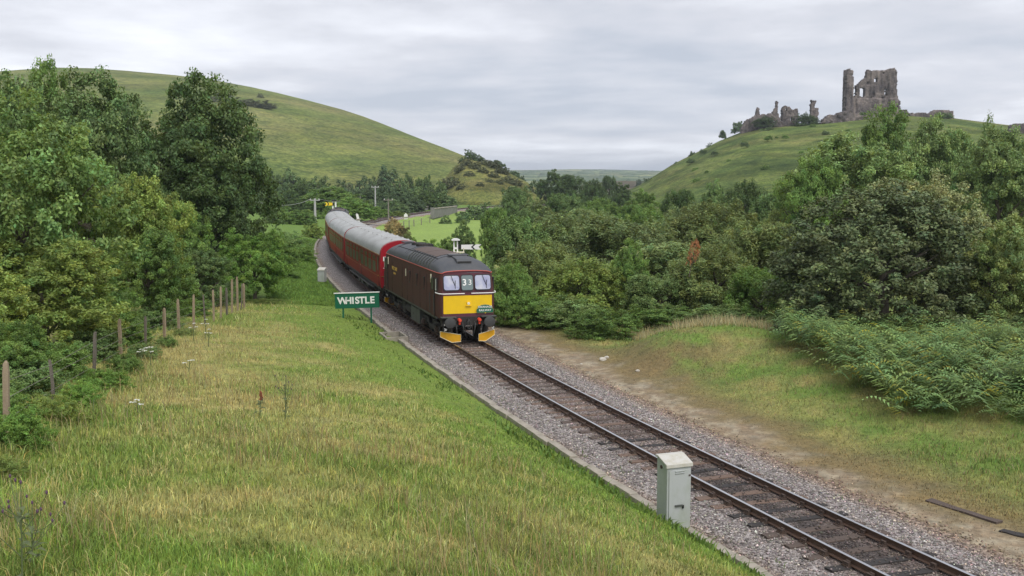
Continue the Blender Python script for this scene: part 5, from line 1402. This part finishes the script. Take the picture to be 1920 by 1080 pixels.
# valley behind: individual trees that can be told apart
gv = 'trees of the valley beyond the thicket'
for u, Y, vt, wp, kd, lf, lab in ((1275, 165, 345, 75, 'willow_a', 'dark', 'dark round tree at the foot of the castle hill'), (1395, 150, 330, 110, 'willow_b', 'dark', 'dark tree halfway along the foot of the castle hill'), (1340, 172, 338, 60, 'bush_c', 'cool', 'dark bush between the round tree and the castle slope'),
                                  (1455, 130, 350, 100, 'willow_a', 'cool', 'tree left of the ash group'), (970, 190, 345, 70, 'willow_b', 'cool', 'green tree right of the spur hill'), (1035, 330, 319, 60, 'bush_c', 'dark', 'dark tree on the left of the wood in the gap'), (1075, 335, 321, 70, 'willow_a', 'dark', 'dark tree in the middle of the wood in the gap'),
                                  (1112, 320, 332, 50, 'willow_b', 'dark', 'dark tree on the right of the wood in the gap'), (1143, 420, 324, 34, 'willow_a', 'dark', 'small tree with a pointed top right of the wood in the gap'), (1165, 300, 343, 46, 'bush_c', 'dark', 'dark low tree right of the wood in the gap'),
                                  (1060, 200, 356, 80, 'willow_a', 'cool', 'round green tree below the wood in the gap'), (1130, 190, 366, 90, 'willow_b', 'mid', 'green tree below and right of the wood'), (1200, 180, 356, 80, 'bush_c', 'mid', 'green tree below the left end of the castle hill'), (1010, 175, 372, 70, 'bush_c', 'willow', 'pale green tree left below the wood'),
                                  (1110, 130, 382, 120, 'willow_a', 'willow', 'pale willow behind the middle thicket'), (1210, 128, 380, 110, 'willow_b', 'mid', 'green willow behind the olive ones'), (1285, 120, 372, 110, 'willow_a', 'willow', 'pale willow left of the broad olive willow'), (1480, 105, 375, 120, 'willow_b', 'olive', 'olive bush above the left of the largest hawthorn'),
                                  (930, 150, 380, 60, 'willow_a', 'mid', 'bush at the far right corner of the meadow'), (985, 130, 385, 80, 'willow_b', 'cool', 'bush behind the dark one by the locomotive'),
                                  (1000, 350, 328, 50, 'far_a', 'fard', 'dark tree at the left edge of the gap'), (960, 300, 352, 50, 'far_b', 'far', 'tree under the right end of the spur hill'), (905, 262, 372, 34, 'far_a', 'far', 'bush above the far track near the spur'), (890, 236, 386, 40, 'far_c', 'far', 'bush hiding the far end of the track'),
                                  (835, 215, 399, 26, 'far_a', 'far', 'bush in front of the taller parapet'), (868, 218, 398, 34, 'far_b', 'far', 'bush right of the taller parapet')):
    plant('valley_tree', u, Y, vt, wp, kd, lf, lab, 'tree', gv, zb=-2.2)
# belt of trees at the foot of the down
gw = 'trees at the foot of the grassy hill'
g = random.Random(12)
belt = [(520, 330, 350), (505, 322, 340), (545, 318, 345), (575, 335, 335), (598, 318, 350), (620, 332, 330), (650, 326, 330), (672, 322, 340), (700, 318, 345), (725, 313, 350), (748, 322, 335), (770, 312, 355), (795, 330, 335), (815, 336, 330), (838, 330, 345), (860, 322, 352),
        (530, 345, 280), (565, 340, 275), (600, 352, 260), (640, 356, 255), (665, 362, 245), (690, 352, 262), (722, 345, 275), (752, 352, 265), (780, 352, 270), (805, 358, 268), (828, 362, 280), (690, 375, 240), (740, 376, 245), (775, 372, 255), (715, 384, 235), (650, 385, 228), (620, 372, 230), (560, 375, 215), (520, 385, 205), (585, 395, 196), (632, 392, 205), (690, 393, 228), (668, 396, 222), (750, 388, 245), (545, 408, 180), (480, 330, 320), (490, 365, 240), (505, 400, 170), (840, 378, 300), (815, 380, 285)]
for i, (u, v, Y) in enumerate(belt):
    lf = g.choice(['far', 'fard', 'fard', 'dark', 'far', 'dark']) if Y > 225 else g.choice(['cool', 'mid', 'dark', 'mid'])
    kd = g.choice(['far_a', 'far_c']) if Y > 300 else g.choice(['bush_a', 'bush_b', 'bush_c'])
    plant('belt_tree', u, Y, v, g.uniform(46, 70) if Y < 300 else g.uniform(34, 56), kd, lf, 'tree in the dense belt of woodland at the foot of the left hill', 'tree', gw, zb=-2.0, trunk=None if kd.startswith('bush') else 1)
for (u, v, Y, wp, lab) in ((615, 352, 222, 130, 'broad light green tree crown left of the telegraph poles'), (660, 372, 200, 90, 'light green tree behind the yellow armed signal'), (700, 388, 214, 60, 'light green bush under the tallest telegraph pole'), (740, 396, 222, 50, 'bright bush beside the far curve of track'), (585, 420, 140, 44, 'round yellowish bush left of the tail of the train'), (560, 395, 170, 70, 'green tree between the pale pole and the left trees')):
    plant('broadleaf_tree', u, Y, v, wp, 'bush_b', 'mid' if wp > 55 else 'yellow', lab, 'tree', None, zb=-1.0)
# dry hedge by the meadow
for u, Y, v, wp, lf, lab in ((748, 150, 416, 30, 'straw', 'dry straw coloured scrub left of the meadow, nearest the track'), (757, 135, 424, 34, 'brown', 'brownish hedge bush at the left edge of the meadow'), (766, 120, 434, 30, 'olive', 'olive hedge bush between meadow and train'), (735, 165, 408, 30, 'straw', 'small dry scrub by the meadow fence'), (778, 108, 446, 36, 'mid', 'green hedge bush just over the first coach roof')):
    plant('hedge_bush', u, Y, v, wp, 'bush_c', lf, lab, 'bush', 'hedge at the left of the meadow', zb=-1.35)
# gorse and scrub on the hills
def hz(name, u, Y):
    return HILLZ[name](u, Y)
gg = 'scrub patches on the hills'
for u, v, wp, hp, lab in ((400, 186, 36, 16, 'gorse at the left end of the dark patch on the hill'), (430, 190, 44, 18, 'gorse in the left middle of the dark patch on the hill'), (462, 192, 46, 17, 'gorse in the middle of the dark patch on the hill'), (492, 196, 40, 18, 'gorse at the right end of the dark patch on the hill'), (488, 180, 14, 12, 'round bush on top of the dark patch on the hill'), (415, 178, 40, 9, 'thin upper fringe of the dark patch on the hill'), (508, 198, 26, 12, 'low gorse trailing right of the dark patch on the hill')):
    Y = 745 - (v - 186) * 2.2
    for _ in range(40):
        z_ = hz('down_hill', u, Y); zt_ = zat(v + hp * .4, Y)
        Y += (1 if z_ < zt_ else -1) * 4
    plant('gorse_bush', u, Y, v - hp * .6, wp, 'far_a', 'gorse', lab, 'gorse', gg, zb=hz('down_hill', u, Y) - .5, trunk=None)
for i, (u, v, wp) in enumerate(((880, 276, 20), (890, 289, 22), (903, 293, 20), (916, 297, 22), (930, 301, 22), (942, 306, 22), (953, 313, 20), (965, 322, 22), (868, 296, 22), (858, 304, 18), (852, 318, 16), (976, 330, 20))):
    plant('ridge_bush', u, 383, v, wp, ('far_a', 'far_b', 'far_c')[i % 3], 'fard', ('tall lone bush standing on the crest of the spur hill' if i == 0 else 'dark bush in the row along the crest of the spur hill'), 'bush', None if i == 0 else 'bushes along the crest of the spur', zb=zat(v + 22, 383), trunk=None)
for i, (u, v, Y, wp) in enumerate(((880, 352, 350, 16), (905, 345, 356, 18), (925, 350, 352, 20), (918, 362, 344, 14), (890, 335, 362, 20), (950, 350, 350, 22), (862, 340, 360, 18), (935, 335, 364, 16), (840, 350, 352, 24), (965, 352, 350, 24), (875, 345, 366, 20), (900, 360, 338, 14), (935, 360, 345, 16), (850, 345, 345, 22), (910, 330, 374, 18), (945, 340, 366, 18), (865, 360, 338, 16), (925, 345, 372, 22))):
    t = plant('gorse_bush', u, Y, v, wp * 1.3, 'far_a', 'gorse', 'dark gorse clump on the steep face of the spur hill', 'gorse', 'gorse on the spur face', zb=hz('spur_hill', u, Y) - .3, trunk=None)
    t.location.x = xat(u, Y, t.location.z); t.children[0].scale.z = t.children[0].scale.x * .6
for i, (u, v, wp, lab) in enumerate(((1355, 245, 16, 'small wind bent tree highest on the left skyline of the castle hill'), (1330, 264, 12, 'small bush on the castle hill skyline below the wind bent tree'), (1298, 284, 14, 'small bush lowest but one on the castle hill skyline'), (1268, 304, 12, 'lowest bush on the castle hill skyline'), (1215, 330, 16, 'dark bush at the left foot of the castle hill skyline'), (1383, 228, 26, 'ivy bush at the left end of the castle walls'))):
    plant('skyline_bush', u, 452, v, wp, ('far_b', 'far_a', 'far_c')[i % 3], 'fard', lab, 'bush', gg, zb=zat(v + (20 if i != 5 else 26), 452), trunk=None)
for i, (u, v, wp, hp, Y, lab) in enumerate(((1434, 213, 44, 26, 437, 'ivy over the left castle wall'), (1512, 207, 48, 30, 438, 'ivy over the castle wall left of the slender tower'), (1438, 236, 30, 14, 425, 'bush below the left castle wall'), (1618, 208, 14, 8, 432, 'shrub at the foot of the keep'), (1693, 210, 14, 16, 434, 'shrub at the right foot of the keep'), (1775, 208, 26, 14, 438, 'ivy over the end of the long low castle wall'), (1745, 218, 18, 12, 436, 'shrub before the long low castle wall'))):
    plant('castle_ivy', u, Y, v, wp, 'low_a' if i < 2 else 'far_a', 'ivy' if i < 2 else 'far', lab, 'ivy', gg, zb=zat(v + hp, Y), trunk=None)
cg = np.random.default_rng(31)
for i in range(20):
    u = cg.uniform(1290, 1640); Y = cg.uniform(300, 425); z_ = hz('castle_hill', u, Y)
    plant('slope_bush', u, Y, 300, cg.uniform(8, 20), ('far_a', 'far_c')[i % 2], ('far', 'bright', 'mid')[i % 3], 'slope bush', 'bush', 'bushes on the castle slope', zb=z_ - .3, trunk=None)
    o = bpy.context.scene.collection.objects[-1] if False else None
for t in [o for o in COL.objects if o.name.startswith('slope_bush')]:
    c = t.children[0]; c.scale.z = c.scale.x * .55
ORD = ['first', 'second', 'third', 'fourth', 'fifth', 'sixth', 'seventh', 'eighth', 'ninth', 'tenth', 'eleventh', 'twelfth', 'thirteenth', 'fourteenth', 'fifteenth', 'sixteenth', 'seventeenth', 'eighteenth', 'nineteenth', 'twentieth']
def rank(prefix, key, text):
    L_ = [o for o in COL.objects if o.parent is None and o.name.split('.')[0] == prefix and key(o)]
    L_.sort(key=lambda o: o.location.x / o.location.y)
    for i_, o in enumerate(L_):
        o['label'] = text.format(ORD[i_] if i_ < len(L_) - 1 else 'last')
rank('slope_bush', lambda o: True, '{} bush from the left on the grassy slope below the castle')
rank('belt_tree', lambda o: o.location.y >= 329, '{} tree from the left in the top row of the wood below the hill')
rank('belt_tree', lambda o: 243 <= o.location.y < 329, '{} tree from the left in the middle row of the wood below the hill')
rank('belt_tree', lambda o: o.location.y < 243, '{} tree from the left in the front row of the wood below the hill')
rank('ridge_bush', lambda o: not o['label'].startswith('tall'), '{} dark bush from the left in the row on the crest of the spur')
rank('gorse_bush', lambda o: 'spur' in o['label'], '{} dark gorse clump from the left on the steep spur face')
far_tree_spots = [(735, 320.5), (1015, 318), (1120, 317), (1225, 318), (985, 320)]
for i, (u, v) in enumerate(((1002, 322), (1235, 326))):
    pass
plant('heath_bush', 1214, 900, 330, 22, 'far_a', 'fard', 'dark clump of trees on the heath left of the castle hill', 'tree', None, zb=-1, trunk=None)
plant('heath_bush', 1198, 920, 337, 14, 'far_b', 'fard', 'small dark trees on the heath left of the darker clump', 'tree', None, zb=-1, trunk=None)

# far hedges and woods on the distant ridge: one mass
b_ = []
for i in range(160):
    u = cg.uniform(760, 1320); Y = cg.choice([2200, 2600, 3000, 3400, 3700]) + cg.normal() * 25
    b_.append((xat(u, Y, 20), Y, HILLZ['distant_ridge'](u, Y), cg.uniform(2.5, 5.5)))
Vv = []; Ff = []
for x, y, z, r_ in b_:
    base = len(Vv)
    for a in np.linspace(0, 6.283, 6, endpoint=False):
        Vv.append((x + 5 * r_ * math.cos(a), y + r_ * math.sin(a), z - 2))
    for a in np.linspace(0, 6.283, 6, endpoint=False):
        Vv.append((x + 4 * r_ * math.cos(a), y + .7 * r_ * math.sin(a), z + r_ * cg.uniform(.5, .9)))
    Vv.append((x, y, z + r_ * 1.1))
    for k in range(6):
        k2 = (k + 1) % 6; Ff += [(base + k, base + k2, base + 6 + k2), (base + k, base + 6 + k2, base + 6 + k), (base + 6 + k, base + 6 + k2, base + 12)]
o = struct('distant_woods', np_mesh('distant_woods', np.array(Vv), np.array(Ff), LEAF['fard'], np.ones((len(Vv), 3))), 'stuff')
tag(o, 'hedges and woods far away on the distant ridge', 'woods')

# ------------------------------------------------------------------ grass
def blades(name, x, y, h, wd, col, seed, label, cat, lean=.5, mat=None, zoff=0.0):
    g = np.random.default_rng(seed); n = len(x); z = ground_z(x, y) - .01 + zoff
    a = g.random(n) * 6.283; dirv = np.stack([np.cos(a), np.sin(a), 0 * a], 1); la = g.random(n) * 6.283
    ln = np.stack([np.cos(la), np.sin(la), 0 * la], 1) * (h * lean * g.random(n))[:, None]
    P = np.stack([x, y, z], 1); up = np.zeros((n, 3)); up[:, 2] = h
    wv = dirv * (wd * .5)[:, None]
    far = y > 30
    nf_ = int(far.sum())
    Vf = np.stack([P[far] - wv[far], P[far] + wv[far], (P + up * (1 - .25 * lean) + ln)[far]], 1).reshape(-1, 3); cf = np.repeat(col[far], 3, axis=0)
    P, wv, up, ln, col = P[~far], wv[~far], up[~far], ln[~far], col[~far]; n = len(P)
    V = np.stack([P - wv, P + wv, P + .55 * up + .3 * ln + wv * .75, P + .55 * up + .3 * ln - wv * .75, P + up * (1 - .25 * lean) + ln], 1).reshape(-1, 3)
    q_ = 5 * np.arange(n)[:, None]
    F = np.concatenate([q_ + np.array([[0, 1, 2]]), q_ + np.array([[0, 2, 3]]), q_ + np.array([[3, 2, 4]])], 0)
    F = np.concatenate([F, len(V) + np.arange(3 * nf_).reshape(-1, 3)], 0); V = np.concatenate([V, Vf], 0)
    o = struct(name, np_mesh(name, V, F, mat or MATS['grass_blade'], np.clip(np.concatenate([np.repeat(col, 5, axis=0), cf], 0), .005, .8)), 'stuff')
    return tag(o, label, cat)
def grass_mat():
    m, t, b = new_mat('grass_blade'); at = t.nodes.new('ShaderNodeAttribute'); at.attribute_name = 'col'
    t.links.new(at.outputs['Color'], b.inputs['Base Color']); b.inputs['Roughness'].default_value = .6; b.inputs['Specular IOR Level'].default_value = .25
    tr = t.nodes.new('ShaderNodeBsdfTranslucent'); t.links.new(at.outputs['Color'], tr.inputs[0])
    ms = t.nodes.new('ShaderNodeMixShader'); ms.inputs[0].default_value = .35
    t.links.new(b.outputs[0], ms.inputs[1]); t.links.new(tr.outputs[0], ms.inputs[2]); t.links.new(ms.outputs[0], t.nodes['Material Output'].inputs[0])
    MATS['grass_blade'] = m
grass_mat()
def sample(n, y0, y1, u0, u1, seed, pw=1.0):
    g = np.random.default_rng(seed); y = y0 * (y1 / y0) ** (g.random(n) ** pw); u = u0 + (u1 - u0) * g.random(n)
    return (u - 960) / FPX * (y + .6), y, g
def jcol(c, g, s=.25):
    n = len(c); k = np.clip(1 + s * g.standard_normal(n), .4, 1.9)[:, None]; hsh = .09 * g.standard_normal((n, 1))
    return c * k * np.concatenate([1 + hsh, np.ones((n, 1)), 1 - hsh], 1)
# left bank
x, y, g = sample(270000, 8.5, 66, -60, 1480, 101)
lat = lateral(x, y); fx = np.interp(y, [p[1] for p in FL], [p[0] for p in FL])
m = (lat < -2.82 - .35 * fbm(x * 1.3, y * 1.3, 90, 2)) & (x > fx - 1.2)
x, y, lat, fx = x[m], y[m], lat[m], fx[m]; tl = -lat - 2.66; nn = fbm(x * .5, y * .5, 77); nn2 = fbm(x * 2.0, y * 2.0, 78, 3)
c = turf(x, y)
h = (.045 + .105 * g.random(len(x)) ** 1.5) * (.55 + .9 * nn) * (.7 + .8 * nn2) * (.45 + .65 * sstep(.2, 4, tl)) * (1 + .7 * sstep(2.5, .5, x - fx))
tuft = fbm(x * 4.2, y * 4.2, 91, 3); c = c * (.32 + 1.3 * tuft)[:, None] * (.75 + .5 * fbm(x * 1.1, y * 1.1, 98, 3))[:, None]; h = h * (.55 + 1.0 * tuft); grn = sstep(.56, .68, fbm(x * 1.4, y * 1.4, 92, 3))[:, None]; c = c * (1 - .6 * grn) + LUSH * .6 * grn
st = (g.random(len(x)) < (.10 + .35 * sstep(.5, .7, fbm(x * 1.1, y * 1.1, 93, 3))) * sstep(1.5, 4, tl))[:, None]
c = np.where(st, STRAW * 1.15, c)
blades('bank_grass', x, y, h, .0052 + .00042 * y, jcol(c, g, .38) * 1.28, 201, 'rough green and straw coloured grass covering the left bank', 'grass', .9)
x, y, g = sample(60000, 64, 135, 500, 660, 111)
lat = lateral(x, y); m = (lat < -2.9) & (lat > -14); x, y = x[m], y[m]; n = len(x)
blades('far_bank_grass', x, y, .10 + .16 * g.random(n), .03 + .0004 * y, jcol(turf(x, y) * (.65 + .7 * fbm(x * 2, y * 2, 96, 3))[:, None], g, .25) * 1.35, 211, 'green grass on the slope left of the coaches', 'grass', 1.0)
# tall dry stalks
x, y, g = sample(16000, 10.5, 62, -40, 1300, 103)
lat = lateral(x, y); fx = np.interp(y, [p[1] for p in FL], [p[0] for p in FL]); tl = -lat - 2.66
den = sstep(.50, .66, fbm(x * .35, y * .35, 79)) * sstep(2.2, 5, tl) + .9 * sstep(3.6, 1.2, abs(x - fx - 2.6)) * sstep(20, 28, y) * (1 - sstep(48, 56, y))
m = (lat < -3.6) & (x > fx + .2) & (g.random(len(x)) < den * .8)
x, y = x[m], y[m]; n = len(x)
blades('dry_stalks', x, y, .30 + .32 * g.random(n), .005 + .00034 * y, jcol(np.repeat(np.array([[.36, .29, .14]]), n, 0), g, .2), 203, 'tall dry grass stalks standing in the bank', 'grass', .7)
# green herbs at the foot of the bank
x, y, g = sample(26000, 18, 62, 560, 1480, 105); lat = lateral(x, y); tl = -lat - 2.66
m = (tl > .3) & (tl < 1.6) & (g.random(len(x)) < sstep(.40, .62, fbm(x * .8, y * .8, 80))); x, y = x[m], y[m]; n = len(x)
blades('verge_herbs', x, y, .10 + .22 * g.random(n), .03 + .0009 * y, jcol(np.repeat(np.array([[.13, .205, .042]]), n, 0), g, .25), 205, 'fresh green weeds growing along the concrete edging', 'weeds', 1.1)
g = np.random.default_rng(113); n = 1500; sw = g.uniform(-34, 12, n); lw = np.where(g.random(n) < .75, g.uniform(-2.45, -1.7, n), g.uniform(1.9, 3.2, n))
xw = np.interp(sw, TS, TX) + np.cos(np.interp(sw, TS, TTH)) * lw; yw = np.interp(sw, TS, TY) - np.sin(np.interp(sw, TS, TTH)) * lw
kw = fbm(xw * 1.1, yw * 1.1, 99, 2) > .60; xw, yw, sw, lw = xw[kw], yw[kw], sw[kw], lw[kw]; n = len(xw)
blades('ballast_weeds', xw, yw, .05 + .10 * g.random(n), .02 + 0 * xw, jcol(np.repeat(np.array([[.13, .20, .045]]), n, 0), g, .25), 213, 'sparse green weeds growing out of the ballast shoulders', 'weeds', 1.2, zoff=bed_z(sw, lw, xw, yw) - ground_z(xw, yw) + .01)
# right side
x, y, g = sample(190000, 17, 62, 900, 2050, 107)
lat = lateral(x, y); tr = lat - 2.8; nn = fbm(x * .9, y * .9, 31); nA = fbm(x * .28, y * .28, 21)
d = tr + 2.4 * (nn - .5) + 1.6 * (nA - .5)
m = (lat > 2.95) & (g.random(len(x)) < .12 + .88 * sstep(.8, 3.2, d)) & (tr < 26)
x, y, d, tr = x[m], y[m], d[m], tr[m]; c = turf(x, y); n = len(x)
top = sstep(46.5, 50, y) * sstep(5, 8, tr)
h = (.05 + .15 * g.random(n) ** 1.4) * (.5 + .8 * sstep(2, 5, d)) * (.6 + .8 * fbm(x * 1.7, y * 1.7, 81, 3)) * (1 + 1.6 * top)
c = np.where((g.random(n) < .18)[:, None], DEAD * 1.3, c)
blades('verge_grass', x, y, h, .006 + .00042 * y, jcol(c * (.6 + .8 * fbm(x * 3.7, y * 3.7, 94, 3))[:, None], g, .34) * 1.3, 207, 'short patchy grass on the bank and mound right of the track', 'grass', 1.0)
x, y, g = sample(9000, 44.5, 53, 1170, 1500, 109); tr = lateral(x, y) - 2.8; m = (tr > 5.2) & (y > 44.6 + 2.6 * fbm(x * .4, y * .4, 82) + .25 * (8 - x).clip(0, 5)); x, y = x[m], y[m]; n = len(x)
blades('mound_dry_grass', x, y, .35 + .35 * g.random(n), .024 + 0 * x, jcol(np.repeat(np.array([[.50, .44, .25]]), n, 0), g, .22), 209, 'tall dry grass on top of the mound right of the track', 'grass', .6)

# ------------------------------------------------------------------ bracken
def bracken(n, seed):
    g = np.random.default_rng(seed); V = []; F = []; Cc = []
    u = g.uniform(1455, 2080, n); y = g.uniform(30, 47, n)
    x = (u - 960) / FPX * (y + .6)
    # front edge of the stand
    edge = np.interp(u, [1455, 1500, 1560, 1640, 1700, 1800, 2080], [43, 40.5, 37.5, 34.5, 32.5, 31.8, 30.0]); keep = (y > edge + g.normal(0, .5, n) + 2.2 * (fbm(x * .6, y * .6, 97, 2) - .5))
    x, y = x[keep], y[keep]; zz = ground_z(x, y); bump_ = fbm(x * .7, y * .7, 95, 3)
    for i in range(len(x)):
        hgt = g.uniform(.45, 1.1) * (.35 + 1.75 * bump_[i]); az_ = g.uniform(0, 6.283); L_ = g.uniform(.4, 1.0); fd = np.array([math.cos(az_), math.sin(az_), 0]); sd = np.array([-math.sin(az_), math.cos(az_), 0])
        b0 = np.array([x[i], y[i], zz[i] + hgt * .55]); br = g.uniform(.55, 1.45); hs = g.normal() * .10 + (.6 if g.random() < .08 else 0)
        np_ = 7
        for k in range(np_):
            q_ = (k + .5) / np_; ctr = b0 + fd * L_ * q_ + np.array([0, 0, hgt * .45 * math.sin(q_ * 2.0) - .22 * q_ * q_])
            ln_ = .34 * (1 - q_) ** .8 + .03; wd_ = L_ / np_ * .62
            for sgn in (-1, 1):
                tip = ctr + sd * sgn * ln_ + fd * ln_ * .28 - np.array([0, 0, .25 * ln_])
                base = len(V); V += [ctr - fd * wd_ * .5, ctr + fd * wd_ * .5, tip + fd * wd_ * .15]; F.append((base, base + 1, base + 2))
                cc = br * g.uniform(.8, 1.2); Cc += [(cc * (1 + hs), cc, cc * (1 - hs))] * 3
    o = struct('bracken', np_mesh('bracken', np.array(V), np.array(F), LEAF['bracken'], np.array(Cc)), 'stuff')
    tag(o, 'dense bluish green bracken on the bank at the right edge', 'bracken')
bracken(6200, 301)

# ------------------------------------------------------------------ single weeds on the bank
M_stem = paint('weed_stem', (.10, .13, .05), .8, 0, .3); M_umb = paint('umbel_white', (.75, .76, .70), .8, 0, .1); M_thl = paint('thistle_purple', (.10, .05, .09), .8, 0, .3, (.08, .05, .06), 9); M_dock = paint('dock_red', (.22, .06, .03), .85, 0, .4, (.1, .03, .02), 12)
def on_bank(u, v):
    lo, hi = 8.0, 70.0
    for _ in range(50):
        mid = (lo + hi) / 2; p = unproj(u, v, mid)
        if p.z > gz(p.x, mid): lo = mid
        else: hi = mid
    p = unproj(u, v, lo); return p.x, lo
def stem_plant(name, u, v, H, label, cat, heads, hmat, seed, spread=.25, leaves=True):
    x, y = on_bank(u, v); t = thing(name, label, cat, (x, y, gz(x, y))); g = random.Random(seed)
    b = MB(); tops = []; r0 = .004 + .00025 * y
    b.tube([(0, 0, -.05), (.02, 0, H * .5), (.03, .01, H * .93)], [r0 * 1.3, r0, r0 * .6], 5); tops.append(Vector((.03, .01, H * .93)))
    for i in range(heads - 1):
        a = 6.283 * i / max(heads - 1, 1) + g.uniform(-.4, .4); z0 = H * g.uniform(.3, .7); e_ = Vector((math.cos(a) * spread * g.uniform(.5, 1), math.sin(a) * spread * g.uniform(.5, 1), H * g.uniform(.65, 1.0)))
        b.tube([(.02, 0, z0), Vector((.02, 0, z0)).lerp(e_, .55) + Vector((0, 0, -.03)), e_], [r0 * .8, r0 * .6, r0 * .5], 4); tops.append(e_)
    b.build('stem', M_stem, t)
    for p in tops:
        h_ = MB()
        if hmat is M_umb:
            for k in range(9):
                a = g.uniform(0, 6.283); rr = .07 * math.sqrt(g.random()); c_ = p + Vector((math.cos(a) * rr, math.sin(a) * rr, g.uniform(-.005, .012))); h_.cyl(c_, c_ + Vector((0, 0, .012)), .018, .022, 5)
        elif hmat is M_dock:
            for k in range(26):
                q_ = g.random(); c_ = p + Vector((g.uniform(-.03, .03) * (1.3 - q_), g.uniform(-.03, .03) * (1.3 - q_), -.30 * H + .36 * H * q_)); h_.cyl(c_, c_ + Vector((0, 0, .03)), .014, .006, 4)
        else:
            h_.cyl(p, p + Vector((0, 0, .018)), .008, .013, 7); h_.cyl(p + Vector((0, 0, .018)), p + Vector((0, 0, .034)), .012, .007, 7)
        h_.build('flower_head', hmat, t)
    if leaves:
        for k in range(14):
            a = g.uniform(0, 6.283); z0 = H * g.uniform(.05, .75); L_ = .18 * g.uniform(.6, 1.2) * (1.1 - z0 / H * .6); w_ = .022 + .0006 * y
            d_ = Vector((math.cos(a), math.sin(a), .35)); s_ = Vector((-math.sin(a), math.cos(a), 0)) * w_; p0 = Vector((.02, 0, z0)); p1 = p0 + d_ * L_ * .5; p2 = p0 + d_ * L_ + Vector((0, 0, -.06))
            MB().add([p0, p1 + s_, p2, p1 - s_, p1 + Vector((0, 0, -.01))], [(0, 4, 1), (1, 4, 2), (2, 4, 3), (3, 4, 0)]).build('leaf', M_stem, t)
    return t

for i, (u, v, wp, hh, lf, lab) in enumerate(((40, 845, 130, 1.0, 'bright', 'low bramble spilling round the foot of the nearest fence post'), (105, 800, 130, .95, 'yellow', 'low bramble at the foot of the second fence post'), (150, 765, 110, .85, 'bright', 'low bramble between the second and third fence posts'), (190, 735, 105, .85, 'bright', 'fresh green bramble at the foot of the third fence post'),
                                              (235, 700, 90, .8, 'mid', 'low bramble at the foot of the fourth fence post'), (272, 672, 80, .8, 'ash', 'low bramble at the foot of the fifth fence post'), (312, 650, 60, .55, 'mid', 'low bramble at the foot of the sixth fence post'), (75, 830, 90, .45, 'bright', 'light green weeds in the grass right of the nearest fence post'), (0, 900, 130, .5, 'yellow', 'weedy clump in the grass below the nearest fence post'), (345, 628, 50, .5, 'olive', 'weedy clump at the foot of the far fence posts'))):
    x, y = on_bank(u, v); t = thing('bramble', lab, 'bramble', (x, y, gz(x, y) - .05), random.uniform(0, 6.28), gb)
    c = link('crown', CR[('low_a', 'low_b')[i % 2]], t); w_ = wp / FPX * y; c.scale = (w_, w_ * .8, hh); c.material_slots[0].link = 'OBJECT'; c.material_slots[0].material = LEAF[lf]
stem_plant('thistle', 42, 1120, 1.15, 'tall dark thistle with small purple heads in the lower left corner', 'thistle', 9, M_thl, 3, .45)
stem_plant('thistle', 60, 1075, .75, 'lower thistle right of the tall one in the lower left corner', 'thistle', 7, M_thl, 13, .3)
stem_plant('thistle', 535, 790, 1.05, 'solitary green thistle standing in the bank right of the red dock', 'thistle', 8, M_thl, 4, .22)
stem_plant('dock_plant', 487, 785, .60, 'rusty red dock spike standing in the middle of the bank', 'dock', 2, M_dock, 5, .05)
for i, (u, v, H, lab) in enumerate(((363, 640, .75, 'white umbel flower left of the far dry grass'), (385, 636, .85, 'white umbel flower tallest by the far fence posts'), (391, 650, .70, 'white umbel flower lowest by the far fence posts'), (265, 690, .6, 'white umbel flower by the middle fence posts'), (282, 688, .65, 'white umbel flower right of the one by the middle fence posts'), (354, 700, .4, 'single low white umbel in front of the dry grass'), (257, 780, .35, 'nearest low white umbel in the green grass'))):
    stem_plant('umbel_flower', u, v, H, lab, 'flower', 3, M_umb, 20 + i, .12, False)

# ================================================================== HAZE
hb_ = MB().box((0, 4450, 64), (19000, 9700, 135))
hz_m = bpy.data.materials.new('air'); hz_m.use_nodes = True
ht = hz_m.node_tree; ht.nodes.clear()
ho = ht.nodes.new('ShaderNodeOutputMaterial'); hv = ht.nodes.new('ShaderNodeVolumePrincipled')
hv.inputs['Color'].default_value = (0.80, 0.89, 1.0, 1); hv.inputs['Density'].default_value = 0.00016; hv.inputs['Anisotropy'].default_value = 0.2
ht.links.new(hv.outputs[0], ho.inputs['Volume'])
haze = hb_.build('haze', hz_m); haze['kind'] = 'stuff'
tag(haze, 'thin pale haze in the air over the valley', 'haze')
